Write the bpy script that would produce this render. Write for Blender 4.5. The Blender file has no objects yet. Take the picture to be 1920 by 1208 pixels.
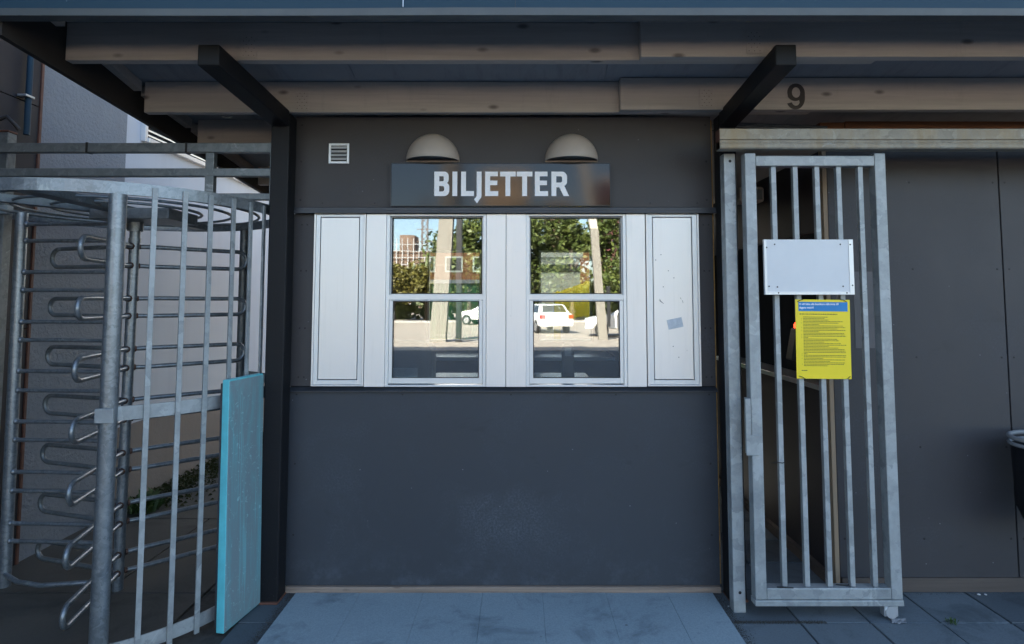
import bpy, math, random
from mathutils import Vector, Matrix
R = math.radians
PI = math.pi
rnd = random.Random(7)
sc = bpy.context.scene
C = sc.collection

# ------------------------------------------------------------------ camera, sky, sun, exposure
cam = bpy.data.cameras.new('camera')
camo = bpy.data.objects.new('camera', cam); C.objects.link(camo)
camo.location = (0.0, -3.4, 1.571)
camo.rotation_euler = (R(90 + 3.8), 0, 0)
cam.sensor_width = 36.0
cam.lens = 36.0 * 1139.0 / 1920.0
cam.shift_x = -15.0 / 1920.0
cam.shift_y = -115.0 / 1920.0
cam.clip_start = 0.05
cam.clip_end = 2000
sc.camera = camo

SUN_EL, SUN_AZ = R(35), R(-22)         # azimuth measured from +Y (behind the booth) towards +X
world = bpy.data.worlds.new("World"); sc.world = world
world.use_nodes = True
wn = world.node_tree
bg = wn.nodes['Background']
sky = wn.nodes.new('ShaderNodeTexSky'); sky.sky_type = 'NISHITA'; sky.sun_disc = False
sky.sun_elevation = SUN_EL; sky.sun_rotation = SUN_AZ
sky.altitude = 0; sky.air_density = 1.0; sky.dust_density = 2.0; sky.ozone_density = 0.3
wn.links.new(sky.outputs[0], bg.inputs[0]); bg.inputs[1].default_value = 0.085
sl = bpy.data.lights.new('sun', 'SUN'); sl.energy = 5.0; sl.angle = R(0.5); sl.color = (1.0, 0.9, 0.76)
so = bpy.data.objects.new('sun', sl); C.objects.link(so)
sd = Vector((math.sin(SUN_AZ) * math.cos(SUN_EL), math.cos(SUN_AZ) * math.cos(SUN_EL), math.sin(SUN_EL)))
so.rotation_euler = sd.to_track_quat('Z', 'Y').to_euler()
so.location = sd * 50
sc.view_settings.view_transform = 'Standard'; sc.view_settings.look = 'None'
sc.view_settings.gamma = 1; sc.view_settings.exposure = 2.75
sc.cycles.max_bounces = 10; sc.cycles.diffuse_bounces = 5; sc.cycles.glossy_bounces = 6
sc.cycles.transparent_max_bounces = 16

# ------------------------------------------------------------------ materials
def new_mat(name):
    m = bpy.data.materials.new(name); m.use_nodes = True
    nt = m.node_tree; b = nt.nodes['Principled BSDF']
    return m, nt, b
def N(nt, t, **kw):
    n = nt.nodes.new(t)
    for k, v in kw.items():
        if k.startswith('i_'):
            n.inputs[k[2:].replace('_', ' ')].default_value = v
        else: setattr(n, k, v)
    return n
def ramp(nt, src, stops):
    r = nt.nodes.new('ShaderNodeValToRGB')
    el = r.color_ramp.elements
    while len(el) < len(stops): el.new(0.5)
    for e, (p, c) in zip(el, stops):
        e.position = p; e.color = (c[0], c[1], c[2], 1) if len(c) == 3 else c
    nt.links.new(src, r.inputs[0]); return r
def coords(nt, scale=(1, 1, 1), rot=(0, 0, 0), loc=(0, 0, 0)):
    t = nt.nodes.new('ShaderNodeTexCoord'); mp = nt.nodes.new('ShaderNodeMapping')
    mp.inputs['Scale'].default_value = scale; mp.inputs['Rotation'].default_value = rot; mp.inputs['Location'].default_value = loc
    nt.links.new(t.outputs['Object'], mp.inputs[0]); return mp.outputs[0]
def noise(nt, vec, scale, detail=6, rough=0.6, dist=0.0):
    n = nt.nodes.new('ShaderNodeTexNoise'); n.inputs['Scale'].default_value = scale
    n.inputs['Detail'].default_value = detail; n.inputs['Roughness'].default_value = rough; n.inputs['Distortion'].default_value = dist
    nt.links.new(vec, n.inputs['Vector']); return n.outputs[0]
def mix(nt, f, a, b, mode='MIX'):
    n = nt.nodes.new('ShaderNodeMix'); n.data_type = 'RGBA'; n.blend_type = mode
    for k, v in ((0, f), (6, a), (7, b)):
        if isinstance(v, bpy.types.NodeSocket): nt.links.new(v, n.inputs[k])
        elif isinstance(v, (tuple, list)): n.inputs[k].default_value = (v[0], v[1], v[2], 1)
        else: n.inputs[k].default_value = v
    return n.outputs[2]
def bump(nt, b, h, strength=0.2, dist=0.01):
    n = nt.nodes.new('ShaderNodeBump'); n.inputs['Strength'].default_value = strength; n.inputs['Distance'].default_value = dist
    nt.links.new(h, n.inputs['Height']); nt.links.new(n.outputs[0], b.inputs['Normal'])
def basic(name, col, rough=0.6, metal=0.0, var=0.12, scale=6.0, bmp=0.0, bscale=60.0, spec=None, stretch=(1, 1, 1)):
    m, nt, b = new_mat(name)
    v = coords(nt, stretch)
    n = noise(nt, v, scale)
    lo = tuple(c * (1 - var) for c in col); hi = tuple(min(1, c * (1 + var)) for c in col)
    r = ramp(nt, n, [(0.3, lo), (0.7, hi)])
    nt.links.new(r.outputs[0], b.inputs['Base Color'])
    b.inputs['Roughness'].default_value = rough; b.inputs['Metallic'].default_value = metal
    if spec is not None: b.inputs['Specular IOR Level'].default_value = spec
    if bmp: bump(nt, b, noise(nt, v, bscale, 4), bmp, 0.003)
    return m
M = {}

def panel_mat(name, base, dirt_amt, centre=None):
    m, nt, b = new_mat(name)
    v = coords(nt)
    n1 = noise(nt, v, 1.6, 8, 0.62)
    col = mix(nt, n1, tuple(c * 0.88 for c in base), tuple(c * 1.16 for c in base))
    # chalky scuffs: finely speckled clouds
    n2 = noise(nt, v, 3.0, 9, 0.7, 0.8)
    r2 = ramp(nt, n2, [(0.5, (0, 0, 0)), (0.72, (1, 1, 1))])
    n3 = noise(nt, v, 90, 3, 0.7)
    r3 = ramp(nt, n3, [(0.42, (0, 0, 0)), (0.62, (1, 1, 1))])
    f = mix(nt, 1.0, r2.outputs[0], r3.outputs[0], 'MULTIPLY')
    sep = nt.nodes.new('ShaderNodeSeparateXYZ'); nt.links.new(v, sep.inputs[0])
    zr = nt.nodes.new('ShaderNodeMapRange'); zr.inputs[1].default_value = 1.0; zr.inputs[2].default_value = 0.35
    zr.inputs[3].default_value = 0.12; zr.inputs[4].default_value = dirt_amt; nt.links.new(sep.outputs[2], zr.inputs[0])
    xr = nt.nodes.new('ShaderNodeMath'); xr.operation = 'MULTIPLY'; nt.links.new(f, xr.inputs[0]); nt.links.new(zr.outputs[0], xr.inputs[1])
    if centre:      # kicked and rubbed patch, off-centre and uneven
        vm = nt.nodes.new('ShaderNodeVectorMath'); vm.operation = 'SUBTRACT'; nt.links.new(v, vm.inputs[0]); vm.inputs[1].default_value = centre
        vs_ = nt.nodes.new('ShaderNodeVectorMath'); vs_.operation = 'MULTIPLY'; nt.links.new(vm.outputs[0], vs_.inputs[0]); vs_.inputs[1].default_value = (1.1, 0, 1.9)
        vl = nt.nodes.new('ShaderNodeVectorMath'); vl.operation = 'LENGTH'; nt.links.new(vs_.outputs[0], vl.inputs[0])
        nd = nt.nodes.new('ShaderNodeMath'); nd.operation = 'MULTIPLY_ADD'; nt.links.new(noise(nt, v, 3.2, 8, 0.7, 1.0), nd.inputs[0]); nd.inputs[1].default_value = 1.15; nt.links.new(vl.outputs['Value'], nd.inputs[2])
        rc = ramp(nt, nd.outputs[0], [(0.62, (0.9, 0.9, 0.9)), (1.0, (0, 0, 0))]); rc.color_ramp.elements[0].position = 0.62
        m1 = nt.nodes.new('ShaderNodeMath'); m1.operation = 'MULTIPLY'; nt.links.new(rc.outputs[0], m1.inputs[0]); nt.links.new(r3.outputs[0], m1.inputs[1])
        m1b = nt.nodes.new('ShaderNodeMath'); m1b.operation = 'MULTIPLY'; nt.links.new(m1.outputs[0], m1b.inputs[0]); m1b.inputs[1].default_value = 0.42
        # splash dirt along the foot of the sheet
        zf = nt.nodes.new('ShaderNodeMapRange'); zf.inputs[1].default_value = 0.24; zf.inputs[2].default_value = 0.03; zf.inputs[3].default_value = 0.0; zf.inputs[4].default_value = 0.30; nt.links.new(sep.outputs[2], zf.inputs[0])
        m2_ = nt.nodes.new('ShaderNodeMath'); m2_.operation = 'MULTIPLY'; nt.links.new(zf.outputs[0], m2_.inputs[0]); nt.links.new(ramp(nt, noise(nt, v, 6, 9, 0.8), [(0.48, (0, 0, 0)), (0.66, (1, 1, 1))]).outputs[0], m2_.inputs[1])
        a1 = nt.nodes.new('ShaderNodeMath'); a1.operation = 'MAXIMUM'; nt.links.new(m1b.outputs[0], a1.inputs[0]); nt.links.new(m2_.outputs[0], a1.inputs[1])
        a2 = nt.nodes.new('ShaderNodeMath'); a2.operation = 'MAXIMUM'; nt.links.new(a1.outputs[0], a2.inputs[0]); nt.links.new(xr.outputs[0], a2.inputs[1]); xr = a2
    col = mix(nt, xr.outputs[0], col, (0.15, 0.18, 0.22))
    # greasy dark smears
    v2 = coords(nt, (1.2, 1, 2.6), (0, R(25), 0))
    n4 = ramp(nt, noise(nt, v2, 2.4, 6, 0.65, 1.5), [(0.62, (0, 0, 0)), (0.72, (1, 1, 1))])
    s2 = nt.nodes.new('ShaderNodeMath'); s2.operation = 'MULTIPLY'; nt.links.new(n4.outputs[0], s2.inputs[0]); s2.inputs[1].default_value = 0.4
    col = mix(nt, s2.outputs[0], col, tuple(c * 0.55 for c in base))
    # tiny pale chips
    vo = N(nt, 'ShaderNodeTexVoronoi'); vo.inputs['Scale'].default_value = 9; nt.links.new(v, vo.inputs['Vector'])
    r5 = ramp(nt, vo.outputs['Distance'], [(0.02, (1, 1, 1)), (0.035, (0, 0, 0))])
    s3 = nt.nodes.new('ShaderNodeMath'); s3.operation = 'MULTIPLY'; nt.links.new(r5.outputs[0], s3.inputs[0]); s3.inputs[1].default_value = 0.35
    col = mix(nt, s3.outputs[0], col, (0.4, 0.42, 0.45))
    nt.links.new(col, b.inputs['Base Color'])
    rr = nt.nodes.new('ShaderNodeMapRange'); rr.inputs[3].default_value = 0.42; rr.inputs[4].default_value = 0.68; nt.links.new(n2, rr.inputs[0])
    nt.links.new(rr.outputs[0], b.inputs['Roughness'])
    bump(nt, b, n3, 0.06, 0.002)
    return m
M['panel'] = panel_mat('dark_panel', (0.044, 0.041, 0.043), 0.3)
M['panel_low'] = panel_mat('scuffed_slate_panel', (0.036, 0.042, 0.052), 0.22, (0.05, 0.0, 0.34))
M['panel_far'] = panel_mat('grey_panel', (0.043, 0.042, 0.047), 0.12)
M['trim'] = basic('dark_trim', (0.04, 0.045, 0.055), 0.4, 0.2, 0.2, 10)
M['brown_panel'] = basic('brown_panel', (0.026, 0.023, 0.028), 0.6)

def white_metal(name, col):
    m, nt, b = new_mat(name)
    v = coords(nt)
    c = mix(nt, noise(nt, v, 2.2, 6), tuple(x * 0.93 for x in col), col)
    st = ramp(nt, noise(nt, coords(nt, (30, 30, 1.2)), 2.0, 5), [(0.55, (0, 0, 0)), (0.8, (1, 1, 1))])
    mm = nt.nodes.new('ShaderNodeMath'); mm.operation = 'MULTIPLY'; nt.links.new(st.outputs[0], mm.inputs[0]); mm.inputs[1].default_value = 0.14
    c = mix(nt, mm.outputs[0], c, (0.42, 0.40, 0.37))
    vo = N(nt, 'ShaderNodeTexVoronoi'); vo.inputs['Scale'].default_value = 11; nt.links.new(v, vo.inputs['Vector'])
    rk = ramp(nt, vo.outputs['Distance'], [(0.025, (1, 1, 1)), (0.05, (0, 0, 0))])
    m3 = nt.nodes.new('ShaderNodeMath'); m3.operation = 'MULTIPLY'; nt.links.new(rk.outputs[0], m3.inputs[0]); m3.inputs[1].default_value = 0.3
    c = mix(nt, m3.outputs[0], c, (0.4, 0.4, 0.4))
    nt.links.new(c, b.inputs['Base Color']); b.inputs['Roughness'].default_value = 0.34; b.inputs['Metallic'].default_value = 0.3
    return m
M['white'] = white_metal('white_enamel', (0.87, 0.84, 0.81))
M['white_frame'] = white_metal('white_frame', (0.78, 0.79, 0.79))
M['alu'] = basic('bare_aluminium', (0.62, 0.64, 0.66), 0.35, 0.7, 0.08, 20)
M['rubber'] = basic('black_rubber', (0.015, 0.016, 0.018), 0.7)

def galv(name, lo, hi, sc_=16, metal=0.35, rough=0.5, stain=None):
    m, nt, b = new_mat(name)
    v = coords(nt)
    vo = N(nt, 'ShaderNodeTexVoronoi'); vo.inputs['Scale'].default_value = sc_; vo.inputs['Randomness'].default_value = 1
    dv = nt.nodes.new('ShaderNodeMix'); dv.data_type = 'VECTOR'
    nz = nt.nodes.new('ShaderNodeTexNoise'); nz.inputs['Scale'].default_value = 14; nz.inputs['Detail'].default_value = 4
    nt.links.new(v, nz.inputs['Vector'])
    dv.inputs[0].default_value = 0.13; nt.links.new(v, dv.inputs[4]); nt.links.new(nz.outputs[1], dv.inputs[5])
    nt.links.new(dv.outputs[1], vo.inputs['Vector'])
    sp = nt.nodes.new('ShaderNodeSeparateColor'); nt.links.new(vo.outputs['Color'], sp.inputs[0])
    n2 = noise(nt, v, 26, 6, 0.7)
    mm = nt.nodes.new('ShaderNodeMath'); mm.operation = 'MULTIPLY_ADD'; nt.links.new(sp.outputs[0], mm.inputs[0]); mm.inputs[1].default_value = 0.3
    m2 = nt.nodes.new('ShaderNodeMath'); m2.operation = 'MULTIPLY'; nt.links.new(n2, m2.inputs[0]); m2.inputs[1].default_value = 0.6
    nt.links.new(m2.outputs[0], mm.inputs[2])
    r = ramp(nt, mm.outputs[0], [(0.22, lo), (0.8, hi)])
    col = r.outputs[0]
    # white rust blotches
    w = ramp(nt, noise(nt, v, 7, 8, 0.7, 1.0), [(0.6, (0, 0, 0)), (0.68, (1, 1, 1))])
    m3 = nt.nodes.new('ShaderNodeMath'); m3.operation = 'MULTIPLY'; nt.links.new(w.outputs[0], m3.inputs[0]); m3.inputs[1].default_value = 0.35
    col = mix(nt, m3.outputs[0], col, (0.62, 0.66, 0.66))
    if stain:
        w2 = ramp(nt, noise(nt, coords(nt, (1, 1, 0.3)), 5, 7, 0.7), [(0.45, (0, 0, 0)), (0.7, (1, 1, 1))])
        m4 = nt.nodes.new('ShaderNodeMath'); m4.operation = 'MULTIPLY'; nt.links.new(w2.outputs[0], m4.inputs[0]); m4.inputs[1].default_value = 0.7
        col = mix(nt, m4.outputs[0], col, stain)
    nt.links.new(col, b.inputs['Base Color']); b.inputs['Metallic'].default_value = metal
    rr = nt.nodes.new('ShaderNodeMapRange'); rr.inputs[3].default_value = rough - 0.12; rr.inputs[4].default_value = rough + 0.15
    nt.links.new(mm.outputs[0], rr.inputs[0]); nt.links.new(rr.outputs[0], b.inputs['Roughness'])
    bump(nt, b, n2, 0.08, 0.002)
    return m
M['galv'] = galv('galvanised_steel', (0.24, 0.265, 0.275), (0.47, 0.50, 0.51))
M['galv_rail'] = galv('stained_galvanised_rail', (0.26, 0.245, 0.21), (0.44, 0.42, 0.36), 22, 0.15, 0.6, (0.36, 0.26, 0.13))
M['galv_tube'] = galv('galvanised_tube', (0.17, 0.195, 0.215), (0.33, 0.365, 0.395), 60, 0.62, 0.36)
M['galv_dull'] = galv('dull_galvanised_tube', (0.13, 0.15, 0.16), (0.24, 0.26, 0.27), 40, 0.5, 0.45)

def black_paint():
    m, nt, b = new_mat('black_paint')
    v = coords(nt)
    c = mix(nt, noise(nt, v, 3, 6), (0.006, 0.0065, 0.008), (0.012, 0.013, 0.016))
    sp = ramp(nt, noise(nt, v, 140, 3, 0.7), [(0.68, (0, 0, 0)), (0.74, (1, 1, 1))])
    zc = nt.nodes.new('ShaderNodeSeparateXYZ'); nt.links.new(v, zc.inputs[0])
    zr = nt.nodes.new('ShaderNodeMapRange'); zr.inputs[1].default_value = 0.5; zr.inputs[2].default_value = 0.0; zr.inputs[3].default_value = 0.1; zr.inputs[4].default_value = 0.7
    nt.links.new(zc.outputs[2], zr.inputs[0])
    mm = nt.nodes.new('ShaderNodeMath'); mm.operation = 'MULTIPLY'; nt.links.new(sp.outputs[0], mm.inputs[0]); nt.links.new(zr.outputs[0], mm.inputs[1])
    c = mix(nt, mm.outputs[0], c, (0.2, 0.22, 0.25))
    nt.links.new(c, b.inputs['Base Color']); b.inputs['Roughness'].default_value = 0.5; b.inputs['Specular IOR Level'].default_value = 0.25
    bump(nt, b, noise(nt, v, 60, 4), 0.12, 0.003)
    return m
M['black'] = black_paint()

def wood(name, base, dark, rough=0.6, knots=True, grain=1.0, axis=0):
    m, nt, b = new_mat(name)
    sc_ = [40, 40, 40]; sc_[axis] = 1.6
    v = coords(nt, tuple(sc_))
    g = noise(nt, v, 1.0, 8, 0.7, 0.3)
    r = ramp(nt, g, [(0.35, tuple(base[i] * (1 - 0.28 * grain) for i in range(3))), (0.65, tuple(base[i] * (1 + 0.10 * grain) for i in range(3)))])
    col = mix(nt, noise(nt, coords(nt), 1.4, 5), r.outputs[0], tuple(x * 0.8 for x in base))
    if knots:
        sk = [9, 9, 9]; sk[axis] = 4.0
        vo = N(nt, 'ShaderNodeTexVoronoi'); vo.inputs['Scale'].default_value = 1.0; nt.links.new(coords(nt, tuple(sk)), vo.inputs['Vector'])
        k = ramp(nt, vo.outputs['Distance'], [(0.06, (1, 1, 1)), (0.15, (0, 0, 0))])
        kk = nt.nodes.new('ShaderNodeMath'); kk.operation = 'MULTIPLY'; nt.links.new(k.outputs[0], kk.inputs[0]); kk.inputs[1].default_value = 0.75
        ws_ = ramp(nt, noise(nt, coords(nt, (5, 5, 1.2)), 1.6, 7, 0.75), [(0.56, (0, 0, 0)), (0.74, (1, 1, 1))]); wm = nt.nodes.new('ShaderNodeMath'); wm.operation = 'MULTIPLY'; nt.links.new(ws_.outputs[0], wm.inputs[0]); wm.inputs[1].default_value = 0.4
        col = mix(nt, wm.outputs[0], col, tuple(x * 0.55 for x in base))
        col = mix(nt, kk.outputs[0], col, dark)
    nt.links.new(col, b.inputs['Base Color']); b.inputs['Roughness'].default_value = rough
    bump(nt, b, g, 0.18 * grain + 0.04, 0.002)
    return m
M['beam'] = wood('greige_painted_timber', (0.52, 0.465, 0.415), (0.07, 0.055, 0.05), 0.6, True, 0.9)
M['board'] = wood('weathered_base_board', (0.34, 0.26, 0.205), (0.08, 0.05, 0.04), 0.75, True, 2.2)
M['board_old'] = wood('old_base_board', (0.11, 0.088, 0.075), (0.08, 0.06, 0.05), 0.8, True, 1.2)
M['joist'] = wood('orange_joist', (0.34, 0.13, 0.045), (0.1, 0.03, 0.02), 0.6, True, 0.7)
M['strip'] = wood('raw_wood_strip', (0.38, 0.28, 0.19), (0.2, 0.1, 0.05), 0.7, False, 0.6, 2)
M['insul'] = basic('yellow_foam_strip', (0.30, 0.17, 0.05), 0.8, 0, 0.35, 20)
M['dark_wood'] = wood('dark_stained_board', (0.028, 0.023, 0.02), (0.01, 0.01, 0.01), 0.7, False, 0.6, 1)
def soffit_mat():
    m, nt, b = new_mat('grey_soffit_board')
    v = coords(nt)
    c = mix(nt, noise(nt, v, 2.5, 8, 0.7), (0.24, 0.255, 0.275), (0.36, 0.375, 0.395))
    st = ramp(nt, noise(nt, coords(nt, (10, 2.0, 1), (0, 0, R(-35))), 1.5, 7, 0.7), [(0.5, (0, 0, 0)), (0.75, (1, 1, 1))])
    mm = nt.nodes.new('ShaderNodeMath'); mm.operation = 'MULTIPLY'; nt.links.new(st.outputs[0], mm.inputs[0]); mm.inputs[1].default_value = 0.5
    c = mix(nt, mm.outputs[0], c, (0.15, 0.15, 0.155))
    nt.links.new(c, b.inputs['Base Color']); b.inputs['Roughness'].default_value = 0.7
    return m
M['soffit'] = soffit_mat()
def fascia_mat():
    m, nt, b = new_mat('slate_blue_sheet')
    v = coords(nt)
    c = mix(nt, noise(nt, coords(nt, (1, 1, 4)), 1.2, 6), (0.018, 0.046, 0.070), (0.028, 0.062, 0.092))
    vo = N(nt, 'ShaderNodeTexVoronoi'); vo.inputs['Scale'].default_value = 6; nt.links.new(v, vo.inputs['Vector'])
    k = ramp(nt, vo.outputs['Distance'], [(0.02, (1, 1, 1)), (0.035, (0, 0, 0))])
    kk = nt.nodes.new('ShaderNodeMath'); kk.operation = 'MULTIPLY'; nt.links.new(k.outputs[0], kk.inputs[0]); kk.inputs[1].default_value = 0.5
    c = mix(nt, kk.outputs[0], c, (0.3, 0.35, 0.38))
    nt.links.new(c, b.inputs['Base Color']); b.inputs['Roughness'].default_value = 0.5; b.inputs['Specular IOR Level'].default_value = 0.2
    return m
M['fascia'] = fascia_mat()
M['drip'] = basic('grey_blue_drip_edge', (0.075, 0.09, 0.10), 0.45, 0.2)

def slab_mat(name, lo, hi, seed=0.0):
    m, nt, b = new_mat(name)
    v = coords(nt, loc=(seed, seed, 0))
    n1 = noise(nt, v, 1.3, 8, 0.65)
    c = mix(nt, n1, lo, hi)
    n2 = noise(nt, v, 120, 3, 0.8)
    r2 = ramp(nt, n2, [(0.35, (0.55, 0.55, 0.55)), (0.62, (1.0, 1.0, 1.0))])
    c = mix(nt, 0.45, c, r2.outputs[0], 'MULTIPLY')
    st = ramp(nt, noise(nt, v, 2.8, 8, 0.7, 0.8), [(0.52, (0, 0, 0)), (0.7, (1, 1, 1))])
    mm = nt.nodes.new('ShaderNodeMath'); mm.operation = 'MULTIPLY'; nt.links.new(st.outputs[0], mm.inputs[0]); mm.inputs[1].default_value = 0.8
    c = mix(nt, mm.outputs[0], c, tuple(x * 0.5 for x in lo))
    sp = ramp(nt, noise(nt, v, 34, 4, 0.6), [(0.64, (0, 0, 0)), (0.70, (1, 1, 1))]); ms_ = nt.nodes.new('ShaderNodeMath'); ms_.operation = 'MULTIPLY'; nt.links.new(sp.outputs[0], ms_.inputs[0]); ms_.inputs[1].default_value = 0.35
    c = mix(nt, ms_.outputs[0], c, tuple(x * 0.62 for x in lo))
    # gum and pale crumbs
    vo = N(nt, 'ShaderNodeTexVoronoi'); vo.inputs['Scale'].default_value = 6; nt.links.new(v, vo.inputs['Vector'])
    k = ramp(nt, vo.outputs['Distance'], [(0.03, (1, 1, 1)), (0.05, (0, 0, 0))])
    kk = nt.nodes.new('ShaderNodeMath'); kk.operation = 'MULTIPLY'; nt.links.new(k.outputs[0], kk.inputs[0]); kk.inputs[1].default_value = 0.6
    c = mix(nt, kk.outputs[0], c, (0.05, 0.05, 0.05))
    nt.links.new(c, b.inputs['Base Color']); b.inputs['Roughness'].default_value = 0.72
    bump(nt, b, n2, 0.22, 0.002)
    return m
M['slab'] = slab_mat('paving_slab', (0.105, 0.135, 0.155), (0.185, 0.225, 0.25))
M['slab2'] = slab_mat('paving_slab_dark', (0.07, 0.092, 0.108), (0.125, 0.15, 0.168), 3.1)
M['pad'] = slab_mat('smooth_entry_slab', (0.235, 0.315, 0.36), (0.37, 0.46, 0.50), 7.7)
M['concrete'] = slab_mat('mossy_concrete', (0.045, 0.045, 0.038), (0.095, 0.09, 0.078), 11.0)
M['joint'] = basic('joint_sand', (0.045, 0.045, 0.04), 0.9, 0, 0.4, 30, 0.3)
M['asphalt'] = basic('dusty_asphalt', (0.38, 0.325, 0.265), 0.8, 0, 0.12, 0.3, 0.1, 30)
M['shade_strip'] = slab_mat('painted_shade_asphalt', (0.045, 0.048, 0.052), (0.075, 0.078, 0.082), 5.0)  # darker asphalt colour standing in for shade on the near lot
M['kerb'] = basic('kerb_stone', (0.34, 0.32, 0.30), 0.8)

def plaster(name, lo, hi, bs=0.5, bscale=45):
    m, nt, b = new_mat(name)
    v = coords(nt)
    c = mix(nt, noise(nt, v, 0.9, 7), lo, hi)
    st = ramp(nt, noise(nt, coords(nt, (6, 6, 0.5)), 1.2, 6), [(0.5, (0, 0, 0)), (0.8, (1, 1, 1))])
    mm = nt.nodes.new('ShaderNodeMath'); mm.operation = 'MULTIPLY'; nt.links.new(st.outputs[0], mm.inputs[0]); mm.inputs[1].default_value = 0.2
    c = mix(nt, mm.outputs[0], c, tuple(x * 0.6 for x in lo))
    nt.links.new(c, b.inputs['Base Color']); b.inputs['Roughness'].default_value = 0.85
    bump(nt, b, noise(nt, v, bscale, 5, 0.6, 0.4), bs, 0.014)
    return m
M['plaster'] = plaster('rough_grey_plaster', (0.22, 0.24, 0.27), (0.30, 0.32, 0.345), 0.9, 40)
M['plaster2'] = plaster('smooth_pale_plaster', (0.55, 0.58, 0.64), (0.66, 0.68, 0.72), 0.15, 60)
M['plinth'] = plaster('brown_concrete_plinth', (0.20, 0.165, 0.14), (0.32, 0.27, 0.235), 0.3, 30)
M['weld'] = basic('rusty_weld', (0.10, 0.055, 0.04), 0.6, 0.2, 0.4, 60)
M['rust'] = basic('red_brown_trim', (0.14, 0.06, 0.04), 0.6, 0, 0.3, 12)
M['cyan_edge'] = basic('turquoise_edge', (0.12, 0.53, 0.60), 0.4, 0, 0.12, 12)
def cyan_board():
    m, nt, b = new_mat('worn_turquoise_face')
    v = coords(nt)
    f = ramp(nt, noise(nt, coords(nt, (3.5, 3.5, 0.7)), 2.2, 8, 0.7, 1.2), [(0.46, (0, 0, 0)), (0.68, (1, 1, 1))])
    f2 = ramp(nt, noise(nt, coords(nt, (60, 60, 1.0)), 1.0, 5, 0.6), [(0.6, (0, 0, 0)), (0.64, (1, 1, 1))])
    f3 = ramp(nt, noise(nt, coords(nt, (1, 1, 1), (R(35), 0, 0)), 22, 4, 0.7, 2.0), [(0.61, (0, 0, 0)), (0.65, (1, 1, 1))])
    c = mix(nt, f.outputs[0], (0.205, 0.285, 0.31), (0.17, 0.40, 0.44))
    a = nt.nodes.new('ShaderNodeMath'); a.operation = 'MULTIPLY'; nt.links.new(f2.outputs[0], a.inputs[0]); a.inputs[1].default_value = 0.45
    c = mix(nt, a.outputs[0], c, (0.2, 0.55, 0.60))
    a2 = nt.nodes.new('ShaderNodeMath'); a2.operation = 'MULTIPLY'; nt.links.new(f3.outputs[0], a2.inputs[0]); a2.inputs[1].default_value = 0.6
    c = mix(nt, a2.outputs[0], c, (0.36, 0.66, 0.70))
    nt.links.new(c, b.inputs['Base Color']); b.inputs['Roughness'].default_value = 0.35
    return m
M['cyan'] = cyan_board()
M['lamp'] = basic('taupe_enamel', (0.46, 0.40, 0.345), 0.42, 0, 0.06, 8)
M['lamp_in'] = basic('dull_lamp_lining', (0.16, 0.17, 0.16), 0.6)
M['sign_face'] = basic('glossy_navy_sheet', (0.003, 0.005, 0.009), 0.075, 0, 0.1, 6, 0.012, 160, 0.4)
M['black_gloss'] = basic('black_border', (0.008, 0.008, 0.01), 0.3)
M['letter'] = basic('white_vinyl', (0.92, 0.92, 0.93), 0.4, 0, 0.03)
M['nine'] = basic('dark_brown_numeral', (0.045, 0.038, 0.035), 0.6)
M['signbox'] = basic('white_sheet', (0.68, 0.70, 0.72), 0.3, 0, 0.05, 3)
M['yellow'] = basic('yellow_plastic', (0.90, 0.70, 0.02), 0.4, 0, 0.05, 3)
M['blue'] = basic('blue_print', (0.0, 0.20, 0.50), 0.4)
M['print'] = basic('dark_print', (0.12, 0.11, 0.02), 0.6)
M['screw'] = basic('screw_head', (0.03, 0.03, 0.033), 0.35, 0.6)
M['tie'] = basic('black_tie', (0.01, 0.01, 0.01), 0.5)
M['plastic_dark'] = basic('dark_plastic', (0.02, 0.02, 0.022), 0.45)
M['plastic_grey'] = basic('grey_plastic', (0.22, 0.23, 0.24), 0.5)
M['counter'] = basic('pale_counter', (0.55, 0.60, 0.66), 0.3)
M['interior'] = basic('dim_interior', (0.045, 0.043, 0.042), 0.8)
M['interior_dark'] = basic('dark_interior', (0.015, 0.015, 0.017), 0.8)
M['scuff'] = basic('sticker_residue', (0.52, 0.56, 0.60), 0.6, 0, 0.12, 60)
M['smudge'] = basic('dark_scratch', (0.16, 0.16, 0.17), 0.6)
m, nt, b = new_mat('red_lamp'); b.inputs['Base Color'].default_value = (0.8, 0.03, 0.01, 1)
b.inputs['Emission Color'].default_value = (1, 0.05, 0.015, 1); b.inputs['Emission Strength'].default_value = 1.1; M['redlamp'] = m

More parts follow.
